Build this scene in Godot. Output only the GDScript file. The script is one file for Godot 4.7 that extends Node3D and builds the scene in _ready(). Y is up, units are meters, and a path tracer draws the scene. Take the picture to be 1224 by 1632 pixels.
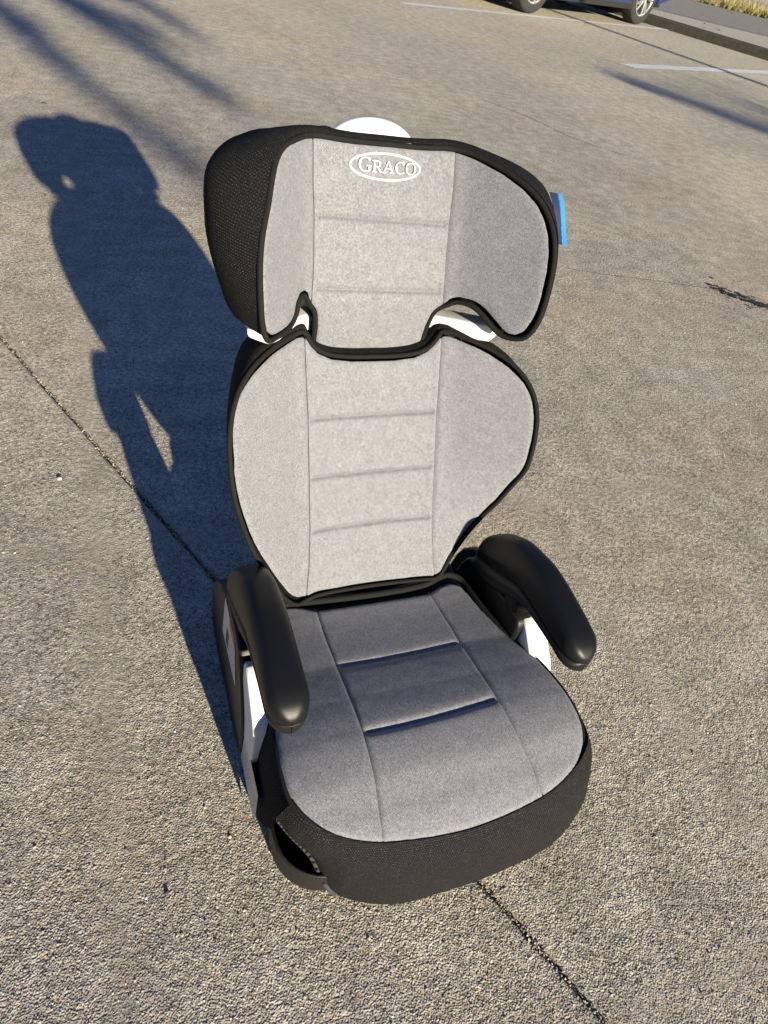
extends Node3D
# A high-backed child booster seat standing on a sunlit concrete parking lot.
# World frame: the seat stands at the origin and faces +z; y is up; metres.

const SUN_AZ := -8.9      # travel direction, degrees from -z towards +x
const SUN_EL := 15.4

var M := {}
var rng := RandomNumberGenerator.new()
var taken := {}

# ------------------------------------------------------------------ helpers
func numbered(n: String) -> String:
	if not taken.has(n):
		taken[n] = 0
		return n
	taken[n] += 1
	return "%s_%03d" % [n, taken[n]]

func tag(o: Node, label: String, category := "", group := "", kind := "") -> Node:
	if label != "": o.set_meta("label", label)
	if category != "": o.set_meta("category", category)
	if group != "": o.set_meta("group", group)
	if kind != "": o.set_meta("kind", kind)
	return o

func thing(n: String, label: String, category: String, at := Vector3.ZERO, group := "") -> Node3D:
	var o := Node3D.new()
	o.name = numbered(n)
	add_child(o)
	o.position = at
	tag(o, label, category, group)
	return o

func obj(n: String, mesh: Mesh, mat: Material, parent: Node, xf := Transform3D.IDENTITY) -> MeshInstance3D:
	var o := MeshInstance3D.new()
	o.name = numbered(n) if parent == self else n
	o.mesh = mesh
	o.material_override = mat
	o.transform = xf
	parent.add_child(o, true)
	return o

# an indexed mesh under construction
class MB:
	var v := PackedVector3Array()
	var n := PackedVector3Array()
	var c := PackedColorArray()
	var uv := PackedVector2Array()
	var ix := PackedInt32Array()
	func p(a: Vector3) -> int:
		v.append(a)
		return v.size() - 1
	func tri(a: int, b: int, cc: int) -> void:
		ix.append(a); ix.append(b); ix.append(cc)
	func quad(a: int, b: int, cc: int, d: int) -> void:
		tri(a, b, cc); tri(a, cc, d)
	# rows of equal length joined into a surface
	func grid(rows: Array, close_row := false, close_col := false) -> void:
		var base := v.size()
		var w: int = rows[0].size()
		for r in rows:
			for a in r: v.append(a)
		var nr := rows.size()
		for i in (nr if close_col else nr - 1):
			var i2 := (i + 1) % nr
			for j in (w if close_row else w - 1):
				var j2 := (j + 1) % w
				quad(base + i * w + j, base + i * w + j2, base + i2 * w + j2, base + i2 * w + j)
	func fan(ring: PackedVector3Array, centre: Vector3, flip := false) -> void:
		var b := v.size()
		v.append(centre)
		for a in ring: v.append(a)
		var k := ring.size()
		for j in k:
			var a1 := b + 1 + j
			var a2 := b + 1 + (j + 1) % k
			if flip: tri(b, a2, a1)
			else: tri(b, a1, a2)
	func append_mesh(o: MB, xf: Transform3D) -> void:
		var b := v.size()
		for a in o.v: v.append(xf * a)
		for k in o.ix: ix.append(b + k)
	func flip() -> void:
		for i in range(0, ix.size(), 3):
			var t := ix[i + 1]
			ix[i + 1] = ix[i + 2]
			ix[i + 2] = t
	# normals from the faces (faces run clockwise seen from the front); vertices stay shared
	func mesh(smooth := true) -> ArrayMesh:
		var vv := v
		var ii := ix
		var cc := c
		var uu := uv
		if not smooth:
			vv = PackedVector3Array(); ii = PackedInt32Array(); cc = PackedColorArray(); uu = PackedVector2Array()
			for k in ix:
				vv.append(v[k])
				ii.append(ii.size())
				if c.size() > 0: cc.append(c[k])
				if uv.size() > 0: uu.append(uv[k])
		var nn := PackedVector3Array()
		nn.resize(vv.size())
		for i in range(0, ii.size(), 3):
			var a := vv[ii[i]]
			var f := (vv[ii[i + 2]] - a).cross(vv[ii[i + 1]] - a)
			nn[ii[i]] += f; nn[ii[i + 1]] += f; nn[ii[i + 2]] += f
		for i in nn.size():
			nn[i] = nn[i].normalized() if nn[i].length_squared() > 1e-24 else Vector3.UP
		var arr := []
		arr.resize(Mesh.ARRAY_MAX)
		arr[Mesh.ARRAY_VERTEX] = vv
		arr[Mesh.ARRAY_NORMAL] = nn
		if cc.size() == vv.size(): arr[Mesh.ARRAY_COLOR] = cc
		if uu.size() == vv.size(): arr[Mesh.ARRAY_TEX_UV] = uu
		arr[Mesh.ARRAY_INDEX] = ii
		var m := ArrayMesh.new()
		m.add_surface_from_arrays(Mesh.PRIMITIVE_TRIANGLES, arr)
		return m

func smooth_line(pts: Array, per := 6, closed := false) -> PackedVector3Array:
	var out := PackedVector3Array()
	var n := pts.size()
	for i in (n if closed else n - 1):
		var a: Vector3 = pts[(i - 1 + n) % n] if (closed or i > 0) else pts[0]
		var b: Vector3 = pts[i]
		var c: Vector3 = pts[(i + 1) % n]
		var d: Vector3 = pts[(i + 2) % n] if (closed or i + 2 < n) else pts[n - 1]
		for k in per:
			out.append(b.cubic_interpolate(c, a, d, float(k) / per))
	if not closed: out.append(pts[n - 1])
	return out

func smooth2(pts: Array, per := 5, closed := true) -> PackedVector2Array:
	var p3 := []
	for q in pts: p3.append(Vector3(q.x, q.y, 0))
	var out := PackedVector2Array()
	for q in smooth_line(p3, per, closed): out.append(Vector2(q.x, q.y))
	return out

# a tube along a line
func tube(b: MB, pts: PackedVector3Array, r, sides := 8, closed := false, squash := 1.0) -> void:
	var n := pts.size()
	var rows := []
	var up := Vector3.ZERO
	for i in n:
		var t: Vector3
		if closed: t = pts[(i + 1) % n] - pts[(i - 1 + n) % n]
		else: t = pts[mini(i + 1, n - 1)] - pts[maxi(i - 1, 0)]
		t = t.normalized()
		if up == Vector3.ZERO:
			up = Vector3.UP if absf(t.y) < 0.8 else Vector3.RIGHT
		up = (up - t * up.dot(t)).normalized()
		var side := t.cross(up)
		var rr: float = r[i] if r is Array or r is PackedFloat32Array else r
		var row := PackedVector3Array()
		for k in sides:
			var a := TAU * k / sides
			row.append(pts[i] + (up * cos(a) * squash + side * sin(a)) * rr)
		rows.append(row)
	b.grid(rows, true, closed)
	if not closed:
		b.fan(rows[0], pts[0], true)
		b.fan(rows[n - 1], pts[n - 1], false)

func rbox(b: MB, size: Vector3, r: float, xf := Transform3D.IDENTITY) -> void:
	var h := size / 2
	var axes := [[0, 1, 2], [1, 2, 0], [2, 0, 1]]
	for ax in axes:
		for s in [-1.0, 1.0]:
			var rows := []
			for u in 6:
				var row := PackedVector3Array()
				for w in 6:
					var q := Vector3.ZERO
					q[ax[0]] = s * h[ax[0]]
					q[ax[1]] = _st(u, h[ax[1]], r)
					q[ax[2]] = _st(w, h[ax[2]], r)
					var inner := q.clamp(-(h - Vector3.ONE * r), h - Vector3.ONE * r)
					var d := q - inner
					row.append(xf * (inner + d.normalized() * r))
				rows.append(row)
			var o := MB.new()
			o.grid(rows)
			if s > 0: o.flip()
			b.append_mesh(o, Transform3D.IDENTITY)

func _st(i: int, h: float, r: float) -> float:
	return [-h, -h + r * 0.4, -h + r, h - r, h - r * 0.4, h][i]

# polygon (in x, y) given depth along z from z0 to z1 with bevelled ends
func prism(b: MB, poly: PackedVector2Array, z0: float, z1: float, bev: float, xf := Transform3D.IDENTITY) -> void:
	var p := poly.duplicate()
	if not Geometry2D.is_polygon_clockwise(p): p.reverse()
	var n := p.size()
	var ins := PackedVector2Array()
	for i in n:
		var e1 := (p[i] - p[(i - 1 + n) % n]).normalized()
		var e2 := (p[(i + 1) % n] - p[i]).normalized()
		var m := Vector2(e1.y, -e1.x) + Vector2(e2.y, -e2.x)
		ins.append(p[i] + (m.normalized() if m.length() > 1e-6 else Vector2.ZERO) * bev)
	if bev > 0:
		var ar := 0.0
		var ar2 := 0.0
		for i in n:
			ar += p[i].cross(p[(i + 1) % n]); ar2 += ins[i].cross(ins[(i + 1) % n])
		if absf(ar2) > absf(ar):
			for i in n: ins[i] = p[i] * 2 - ins[i]
	var ring := func(q: PackedVector2Array, z: float) -> PackedVector3Array:
		var o := PackedVector3Array()
		for a in q: o.append(xf * Vector3(a.x, a.y, z))
		return o
	var mid := bev * 0.35
	var midp := PackedVector2Array()
	for i in n: midp.append(p[i].lerp(ins[i], 0.3))
	var rows := [ring.call(ins, z0), ring.call(midp, z0 + mid), ring.call(p, z0 + bev), ring.call(p, z1 - bev), ring.call(midp, z1 - mid), ring.call(ins, z1)]
	var o := MB.new()
	o.grid(rows, true)
	var tr := Geometry2D.triangulate_polygon(ins)
	var b0 := o.v.size()
	for a in rows[0]: o.v.append(a)
	var b1 := o.v.size()
	for a in rows[5]: o.v.append(a)
	for i in range(0, tr.size(), 3):
		# orient each cap triangle: clockwise seen from outside
		var A := ins[tr[i]]; var B := ins[tr[i + 1]]; var C := ins[tr[i + 2]]
		if (B - A).cross(C - A) > 0:
			o.tri(b0 + tr[i], b0 + tr[i + 1], b0 + tr[i + 2])
			o.tri(b1 + tr[i], b1 + tr[i + 2], b1 + tr[i + 1])
		else:
			o.tri(b0 + tr[i], b0 + tr[i + 2], b0 + tr[i + 1])
			o.tri(b1 + tr[i], b1 + tr[i + 1], b1 + tr[i + 2])
	b.append_mesh(o, Transform3D.IDENTITY)

func lathe(b: MB, prof: Array, seg: int, xf: Transform3D, closed := false) -> void:
	# prof: Vector2(radius, height along y)
	var rows := []
	for q in prof:
		var row := PackedVector3Array()
		for k in seg:
			var a := TAU * k / seg
			row.append(xf * Vector3(q.x * cos(a), q.y, q.x * sin(a)))
		rows.append(row)
	b.grid(rows, true, closed)

func seg_dist(p: Vector2, line: PackedVector2Array, closed: bool) -> float:
	var best := 1e9
	var n := line.size()
	for i in (n if closed else n - 1):
		var q := Geometry2D.get_closest_point_to_segment(p, line[i], line[(i + 1) % n])
		var d := p.distance_squared_to(q)
		if d < best: best = d
	return sqrt(best)

# a padded cloth panel: the polygon is laid on the surface given by mapf, its rim rolls down, stitch lines sink in
func pad(poly: PackedVector2Array, mapf: Callable, nrm: Vector3, h: float, roll: float, grooves: Array, cell: float, seed_n: int) -> ArrayMesh:
	var lo := poly[0]
	var hi := poly[0]
	for q in poly:
		lo = lo.min(q); hi = hi.max(q)
	lo -= Vector2.ONE * cell; hi += Vector2.ONE * cell
	var nx := int(ceil((hi.x - lo.x) / cell)) + 1
	var ny := int(ceil((hi.y - lo.y) / cell)) + 1
	var sd := PackedFloat32Array()
	sd.resize(nx * ny)
	for j in ny:
		for i in nx:
			var q := lo + Vector2(i, j) * cell
			var d := seg_dist(q, poly, true)
			sd[j * nx + i] = d if Geometry2D.is_point_in_polygon(q, poly) else -d
	var no := FastNoiseLite.new()
	no.seed = seed_n
	no.frequency = 14.0
	var mb := MB.new()
	var gi := {}
	var ei := {}
	var place := func(q: Vector2, d: float) -> int:
		var t := clampf(d / roll, 0.0, 1.0)
		var disp := -h * (1.0 - sqrt(maxf(0.0, 1.0 - (1.0 - t) * (1.0 - t))))
		for g in grooves:
			var gd := seg_dist(q, g[0], false)
			if gd < g[1] * 5.0:
				disp -= smoothstep(0.0, 0.007, d) * g[2] * (0.75 * exp(-pow(gd / g[1], 2)) + 0.25 * exp(-pow(gd / (g[1] * 2.4), 2)))
		disp += no.get_noise_2d(q.x, q.y) * (0.0010 if nrm.y < 0.9 else 0.0003) + no.get_noise_2d(q.x * 3.1 + 5.0, q.y * 3.1) * (0.0003 if nrm.y < 0.9 else 0.00008)
		return mb.p(mapf.call(q) + nrm * disp)
	for j in ny - 1:
		for i in nx - 1:
			var ids := [j * nx + i, j * nx + i + 1, (j + 1) * nx + i + 1, (j + 1) * nx + i]
			var loop := []
			for k in 4:
				var a: int = ids[k]
				var b: int = ids[(k + 1) % 4]
				if sd[a] >= 0:
					if not gi.has(a): gi[a] = place.call(lo + Vector2(a % nx, a / nx) * cell, sd[a])
					loop.append(gi[a])
				if (sd[a] >= 0) != (sd[b] >= 0):
					var key := Vector2i(mini(a, b), maxi(a, b))
					if not ei.has(key):
						var t := sd[a] / (sd[a] - sd[b])
						var qa := lo + Vector2(a % nx, a / nx) * cell
						var qb := lo + Vector2(b % nx, b / nx) * cell
						ei[key] = place.call(qa.lerp(qb, t), 0.0)
					loop.append(ei[key])
			for k in range(1, loop.size() - 1):
				mb.tri(loop[0], loop[k], loop[k + 1])
	# turn every face to the side of nrm
	for i in range(0, mb.ix.size(), 3):
		var f := (mb.v[mb.ix[i + 2]] - mb.v[mb.ix[i]]).cross(mb.v[mb.ix[i + 1]] - mb.v[mb.ix[i]])
		if f.dot(nrm) < 0:
			var t := mb.ix[i + 1]
			mb.ix[i + 1] = mb.ix[i + 2]
			mb.ix[i + 2] = t
	return mb.mesh()

func mirror(pts: Array) -> Array:
	var o := []
	for q in pts:
		o.append(Vector2(-q.x, q.y) if q is Vector2 else Vector3(-q.x, q.y, q.z))
	return o

func lerp_tab(t: Array, x: float) -> float:
	# Catmull-Rom through a table of Vector2(x, value)
	var n := t.size()
	if x <= t[0].x: return t[0].y
	if x >= t[n - 1].x: return t[n - 1].y
	for i in n - 1:
		if x <= t[i + 1].x:
			var u: float = (x - t[i].x) / (t[i + 1].x - t[i].x)
			var y0: float = t[maxi(i - 1, 0)].y
			var y3: float = t[mini(i + 2, n - 1)].y
			return cubic_interpolate(t[i].y, t[i + 1].y, y0, y3, u)
	return t[n - 1].y

# ------------------------------------------------------------------ materials
func sm(col: Color, rough: float, metal := 0.0, spec := 0.5) -> StandardMaterial3D:
	var m := StandardMaterial3D.new()
	m.albedo_color = col.linear_to_srgb()
	m.roughness = rough
	m.metallic = metal
	m.metallic_specular = spec
	return m

func img(w: int, f: Callable) -> Image:
	var d := PackedByteArray()
	d.resize(w * w * 3)
	var k := 0
	for y in w:
		for x in w:
			var c: Color = f.call(x, y)
			d[k] = int(clampf(c.r, 0, 1) * 255.0); d[k + 1] = int(clampf(c.g, 0, 1) * 255.0); d[k + 2] = int(clampf(c.b, 0, 1) * 255.0)
			k += 3
	return Image.create_from_data(w, w, false, Image.FORMAT_RGB8, d)

func tex(i: Image) -> ImageTexture:
	i.generate_mipmaps()
	return ImageTexture.create_from_image(i)

func noise_img(w: int, type: int, freq: float, sd: int, ret := -1, oct := 1, jitter := 1.0) -> Image:
	var f := FastNoiseLite.new()
	f.noise_type = type
	f.frequency = freq
	f.seed = sd
	f.fractal_octaves = oct
	f.fractal_type = FastNoiseLite.FRACTAL_NONE if oct == 1 else FastNoiseLite.FRACTAL_FBM
	f.cellular_jitter = jitter
	if ret >= 0: f.cellular_return_type = ret
	return f.get_seamless_image(w, w, false, false, 0.12, true)

func triplanar(m: StandardMaterial3D, tile: float, world := false) -> void:
	m.uv1_triplanar = true
	m.uv1_world_triplanar = world
	m.uv1_triplanar_sharpness = 4.0
	m.uv1_scale = Vector3.ONE / tile

func make_materials() -> void:
	var W := 512
	var r := RandomNumberGenerator.new()
	r.seed = 11
	# heather grey cloth: light and dark yarns crossing in a fine basket weave
	var yarn_u := PackedFloat32Array()
	var yarn_v := PackedFloat32Array()
	for i in W:
		yarn_u.append(r.randf()); yarn_v.append(r.randf())
	var fleck := noise_img(W, FastNoiseLite.TYPE_VALUE, 0.32, 5)
	var cloud := noise_img(W, FastNoiseLite.TYPE_SIMPLEX_SMOOTH, 0.02, 8, -1, 3)
	var fl := fleck.get_data()
	var cl := cloud.get_data()
	var bump := PackedByteArray()
	bump.resize(W * W)
	var grey := img(W, func(x: int, y: int) -> Color:
		var over := ((x / 4 + y / 4) % 2) == 0
		var e: float = fl[y * W + x] / 255.0
		var q: float = cl[y * W + x] / 255.0
		var prof: float = 1.0 - absf((x % 4 if not over else y % 4) - 1.5) / 2.2
		bump[y * W + x] = int(clampf(prof * 150.0 + e * 90.0, 0, 255))
		var v := 0.60 + (e - 0.5) * 0.15 + (q - 0.5) * 0.05 + (0.03 if over else -0.03) + (r.randf() - 0.5) * 0.24
		return Color(v * 0.985, v * 0.98, v * 1.0))
	var g := StandardMaterial3D.new()
	g.albedo_texture = tex(grey)
	g.albedo_color = Color(0.775, 0.785, 0.805)
	g.roughness = 0.95
	g.metallic_specular = 0.15
	g.rim_enabled = true
	g.rim = 0.2
	g.rim_tint = 0.5
	triplanar(g, 0.20)
	M.grey_cloth = g
	# black mesh cloth with a sparkle of pale holes
	var bl := img(256, func(x: int, y: int) -> Color:
		var u := (x + (y / 8 % 2) * 4) % 8
		var w := y % 8
		var d: float = Vector2(u - 3.5, w - 3.5).length()
		var v := 0.085 + (r.randf() - 0.5) * 0.05
		if d < 2.4: v += 0.24 * r.randf() * r.randf() + 0.02 + (0.35 if r.randf() < 0.05 else 0.0)
		return Color(v, v, v * 1.02))
	var k := StandardMaterial3D.new()
	k.albedo_texture = tex(bl)
	k.roughness = 0.9
	k.metallic_specular = 0.2
	triplanar(k, 0.085)
	M.black_cloth = k
	var pp := img(128, func(x: int, y: int) -> Color:
		var v := 0.085 + (0.04 if (x + y) % 8 < 4 else 0.0) + (r.randf() - 0.5) * 0.05
		return Color(v, v, v))
	var pm := StandardMaterial3D.new()
	pm.albedo_texture = tex(pp)
	pm.roughness = 0.85
	pm.metallic_specular = 0.25
	triplanar(pm, 0.03)
	M.piping = pm
	M.binding = sm(Color(0.03, 0.03, 0.031), 0.85)
	# moulded black plastic with fine grain
	var gr := noise_img(256, FastNoiseLite.TYPE_SIMPLEX, 0.22, 3, -1, 2)
	var bp := sm(Color(0.006, 0.006, 0.0068), 0.42, 0.0, 0.36)
	bp.normal_enabled = true
	gr.bump_map_to_normal_map(1.5)
	bp.normal_texture = tex(gr)
	bp.normal_scale = 0.22
	triplanar(bp, 0.05)
	M.black_plastic = bp
	var bp2 := bp.duplicate()
	bp2.roughness = 0.42
	bp2.albedo_color = Color(0.009, 0.009, 0.009).linear_to_srgb()
	M.arm_shell = bp2
	var hull := bp.duplicate()
	hull.roughness = 0.5
	hull.albedo_color = Color(0.012, 0.0115, 0.011).linear_to_srgb()
	M.hull = hull
	M.white_plastic = sm(Color(0.72, 0.73, 0.71), 0.38)
	M.thread = sm(Color(0.52, 0.52, 0.53), 0.75)
	M.stitch = sm(Color(0.22, 0.22, 0.23), 0.9)
	M.blue_tag = sm(Color(0.025, 0.20, 0.44), 0.65)
	M.navy_tag = sm(Color(0.012, 0.02, 0.07), 0.6)

	# concrete: exposed sand and grit, weathered
	var N := 1024
	var cv := noise_img(N, FastNoiseLite.TYPE_CELLULAR, 0.42, 21, FastNoiseLite.RETURN_CELL_VALUE).get_data()
	var cd := noise_img(N, FastNoiseLite.TYPE_CELLULAR, 0.42, 21, FastNoiseLite.RETURN_DISTANCE).get_data()
	var s1 := noise_img(N, FastNoiseLite.TYPE_SIMPLEX, 0.05, 22, -1, 3).get_data()
	var s2 := noise_img(N, FastNoiseLite.TYPE_SIMPLEX, 0.35, 23, -1, 2).get_data()
	var s3 := noise_img(N, FastNoiseLite.TYPE_SIMPLEX_SMOOTH, 0.008, 24, -1, 3).get_data()
	var hb := PackedByteArray()
	hb.resize(N * N)
	var con := img(N, func(x: int, y: int) -> Color:
		var i := y * N + x
		var c: float = cv[i] / 255.0
		var d: float = cd[i] / 255.0
		var n1: float = s1[i] / 255.0
		var n2: float = s2[i] / 255.0
		var n3: float = s3[i] / 255.0
		var hgt := (1.0 - d) * 0.55 + n1 * 0.35 + n2 * 0.3
		hb[i] = int(clampf(hgt * 200.0, 0, 255))
		var v := 0.725 + (n2 - 0.5) * 0.42 + (n1 - 0.5) * 0.22 + (n3 - 0.5) * 0.16
		var warm := 0.0
		if c > 0.86: v += 0.13
		elif c < 0.10: v -= 0.24
		elif c > 0.74: warm = 0.05
		elif c < 0.2: warm = -0.02
		if c > 0.49 and c < 0.506: warm = 0.16; v -= 0.08
		return Color(v * 1.0 + warm, v * 0.966 + warm * 0.35, v * 0.890 - warm * 0.4))
	var hm := Image.create_from_data(N, N, false, Image.FORMAT_L8, hb)
	var co := StandardMaterial3D.new()
	co.albedo_texture = tex(con)
	co.albedo_color = Color(1, 1, 1)
	co.roughness = 0.92
	co.metallic_specular = 0.25
	co.heightmap_enabled = true
	co.heightmap_texture = tex(hm)
	co.heightmap_scale = 0.34
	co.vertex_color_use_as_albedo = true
	triplanar(co, 0.85, true)
	M.concrete = co
	var side := co.duplicate()
	side.albedo_color = Color(0.92, 0.93, 0.95)
	side.vertex_color_use_as_albedo = false
	M.sidewalk = side
	var kb := co.duplicate()
	kb.albedo_color = Color(0.42, 0.42, 0.42)
	kb.vertex_color_use_as_albedo = false
	M.kerb = kb
	var asph := co.duplicate()
	asph.albedo_color = Color(0.72, 0.74, 0.78)
	asph.vertex_color_use_as_albedo = false
	M.asphalt = asph
	# road paint, thin and scuffed
	var pa := img(256, func(x: int, y: int) -> Color:
		var i := (y * 3 % N) * N + (x * 3 % N)
		var n: float = s1[i] / 255.0 * 0.6 + s2[i] / 255.0 * 0.4
		if n > 0.68: return Color(0.66, 0.63, 0.57)
		return Color(0.84, 0.85, 0.86) * (0.94 + 0.1 * (r.randf() - 0.5)))
	var pt := StandardMaterial3D.new()
	pt.albedo_texture = tex(pa)
	pt.roughness = 0.8
	triplanar(pt, 0.6, true)
	M.paint = pt
	M.tar = sm(Color(0.018, 0.018, 0.018), 0.7)
	M.crack = sm(Color(0.05, 0.045, 0.04), 0.95)
	M.grit = sm(Color(1, 1, 1), 0.9)
	M.grit.vertex_color_use_as_albedo = true
	M.bark = sm(Color(0.09, 0.07, 0.05), 0.95)
	M.leaf = sm(Color(0.06, 0.08, 0.03), 0.8)
	M.dry_grass = sm(Color(0.36, 0.30, 0.16), 0.95)
	M.dry_grass.vertex_color_use_as_albedo = true
	M.soil = sm(Color(0.30, 0.24, 0.13), 0.95)
	M.far_ground = sm(Color(0.26, 0.23, 0.18), 0.95)
	M.steel = sm(Color(0.45, 0.46, 0.47), 0.5, 0.7)
	M.wood = sm(Color(0.12, 0.09, 0.06), 0.9)
	# the parked car
	var cp := sm(Color(0.014, 0.03, 0.10), 0.3, 0.3)
	cp.clearcoat_enabled = true
	cp.clearcoat = 1.0
	cp.clearcoat_roughness = 0.05
	M.car_paint = cp
	M.car_trim = sm(Color(0.012, 0.012, 0.012), 0.6)
	M.rubber = sm(Color(0.02, 0.02, 0.02), 0.85)
	M.alloy = sm(Color(0.6, 0.6, 0.58), 0.3, 0.85)
	M.brake = sm(Color(0.05, 0.05, 0.05), 0.6, 0.4)
	var gl := sm(Color(0.01, 0.012, 0.015), 0.04)
	M.car_glass = gl
	M.lamp = sm(Color(0.35, 0.02, 0.02), 0.1)
	M.headlamp = sm(Color(0.6, 0.62, 0.65), 0.08, 0.3)
	# printed warning stickers
	M.sticker = sticker(false)
	M.sticker_yellow = sticker(true)

func sticker(yellow: bool) -> StandardMaterial3D:
	var r := RandomNumberGenerator.new()
	r.seed = 77
	var im := Image.create(128, 128, false, Image.FORMAT_RGB8)
	im.fill(Color(0.80, 0.80, 0.78))
	if yellow:
		im.fill_rect(Rect2i(0, 6, 128, 13), Color(0.86, 0.72, 0.1))
	else:
		im.fill_rect(Rect2i(56, 4, 70, 22), Color(0.75, 0.16, 0.1))
		im.fill_rect(Rect2i(30, 60, 22, 60), Color(0.04, 0.04, 0.045))
	var y := 34
	while y < 122:
		var x := 56 if not yellow else 6
		while x < 118:
			var w := r.randi_range(3, 11)
			im.fill_rect(Rect2i(x, y, mini(w, 122 - x), 2), Color(0.35, 0.35, 0.36))
			x += w + 3
		y += 6
	var m := StandardMaterial3D.new()
	m.albedo_texture = tex(im)
	m.roughness = 0.45
	return m

# ------------------------------------------------------------------ the child seat
const BACK_N := Vector3(0, 0.44, 0.898)
const HEAD_N := Vector3(0, 0.37, 0.929)

func zc_back(y: float) -> float:
	return -0.076 - 0.49 * (y - 0.156)

func zc_head(y: float) -> float:
	var d := y - 0.535
	return -0.245 - 0.33 * d - 0.35 * d * d - maxf(0.0, 0.522 - y) * 0.42

func ramp(a: float, soft: float) -> float:
	# 0 below zero, slope 1 after a soft start
	if a <= -soft: return 0.0
	if a >= soft: return a
	return (a + soft) * (a + soft) / (4.0 * soft)

func back_pt(q: Vector2) -> Vector3:
	var k := 0.82 if q.x < 0 else lerp_tab([Vector2(0.15, 0.2), Vector2(0.21, 0.22), Vector2(0.234, 0.28), Vector2(0.264, 0.38), Vector2(0.284, 0.47), Vector2(0.316, 0.60), Vector2(0.35, 0.76), Vector2(0.40, 0.83), Vector2(0.5, 0.82)], q.y)
	var a := absf(q.x)
	var z := zc_back(q.y) + k * ramp(a - 0.096, 0.02)
	# the middle is slightly dished
	z -= 0.006 * maxf(0.0, 1.0 - pow(q.x / 0.095, 2))
	return Vector3(q.x, q.y, z)

func head_pt(q: Vector2) -> Vector3:
	var a := absf(q.x)
	var z := zc_head(q.y) + 1.35 * ramp(a - 0.092, 0.016)
	return Vector3(q.x, q.y, z)

var cush_out := PackedVector2Array()
func cush_pt(q: Vector2) -> Vector3:
	var y := lerp_tab([Vector2(-0.1, 0.148), Vector2(-0.05, 0.150), Vector2(0.043, 0.163), Vector2(0.1, 0.1752), Vector2(0.146, 0.1830), Vector2(0.175, 0.1845), Vector2(0.205, 0.1815), Vector2(0.23, 0.1735), Vector2(0.25, 0.167), Vector2(0.27, 0.157), Vector2(0.285, 0.146)], q.y)
	# sides sag a little
	y -= 0.007 * pow(clampf((absf(q.x) - 0.13) / 0.06, 0, 1), 2)
	return Vector3(q.x, y, q.y)

func both(half: Array) -> PackedVector2Array:
	# half runs from the middle (x = 0) outwards; returns the full outline
	var o := PackedVector2Array()
	for q in half: o.append(q)
	for i in range(half.size() - 1, -1, -1):
		if half[i].x > 0.0005: o.append(Vector2(-half[i].x, half[i].y))
	return o

func shell(outline: PackedVector2Array, mapf: Callable, zcf: Callable, depth: float, flare: float, flare_x0: float, flare_x1: float, top_drop: float, y_top: float, sink: float, taper := 0.0) -> ArrayMesh:
	# the cover's outer side: from the front outline back round to the rear face
	var rows := []
	var steps := [0.0, 0.06, 0.16, 0.3, 0.45, 0.6, 0.75, 0.87, 0.96, 1.0]
	for s in steps:
		var row := PackedVector3Array()
		for q in outline:
			var a: Vector3 = mapf.call(q)
			var w := smoothstep(flare_x0, flare_x1, absf(q.x))
			var zr: float = zcf.call(q.y) - depth
			var out := flare * (sin(PI * minf(s * 1.15, 0.5)) if s < 0.43 else 1.0 - pow((s - 0.43) / 0.57, 3.0) * 1.3)
			if q.x < 0 and flare > 0.02: out *= (1.0 + maxf(0.0, 0.182 - absf(q.x)) * 32.0 * smoothstep(0.14, 0.16, absf(q.x))) * (0.60 + 0.40 * smoothstep(0.515, 0.60, q.y))
			if s == 0.0: out = 0.0
			var x: float = a.x * (1.0 - taper * s) + signf(a.x) * w * out
			var t := smoothstep(y_top - 0.05, y_top, q.y)
			var y: float = a.y - t * top_drop * s * s + t * 0.005 * sin(PI * minf(s * 2.5, 1.0))
			var z := lerpf(a.z - sink, zr, s)
			# round the rear rim
			if s > 0.85:
				var e: float = (s - 0.85) / 0.15
				x -= signf(a.x) * 0.014 * e * e * smoothstep(0.02, 0.08, absf(a.x))
			row.append(Vector3(x, y, z))
		rows.append(row)
	var b := MB.new()
	b.grid(rows, true)
	var last: PackedVector3Array = rows[rows.size() - 1]
	var p2 := PackedVector2Array()
	for a in last: p2.append(Vector2(a.x, a.y))
	var tr := Geometry2D.triangulate_polygon(p2)
	var b0 := b.v.size()
	for a in last: b.v.append(a + Vector3(0, 0, -0.002))
	for i in range(0, tr.size(), 3):
		var A := p2[tr[i]]; var B := p2[tr[i + 1]]; var C := p2[tr[i + 2]]
		if (B - A).cross(C - A) > 0: b.tri(b0 + tr[i], b0 + tr[i + 1], b0 + tr[i + 2])
		else: b.tri(b0 + tr[i], b0 + tr[i + 2], b0 + tr[i + 1])
	# the side wall must face outwards
	var cx := b.v[0]
	var f := Vector3.ZERO
	for k in 12:
		var i := k * 3
		f += (b.v[b.ix[i + 2]] - b.v[b.ix[i]]).cross(b.v[b.ix[i + 1]] - b.v[b.ix[i]])
	if f.y < 0:   # the outline starts on the top edge
		var tris: int = tr.size()
		for i in range(0, b.ix.size() - tris, 3):
			var t := b.ix[i + 1]
			b.ix[i + 1] = b.ix[i + 2]
			b.ix[i + 2] = t
	return b.mesh()

func line_on(pts: PackedVector2Array, mapf: Callable, off: Vector3) -> PackedVector3Array:
	var o := PackedVector3Array()
	for q in pts: o.append(mapf.call(q) + off)
	return o

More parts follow.
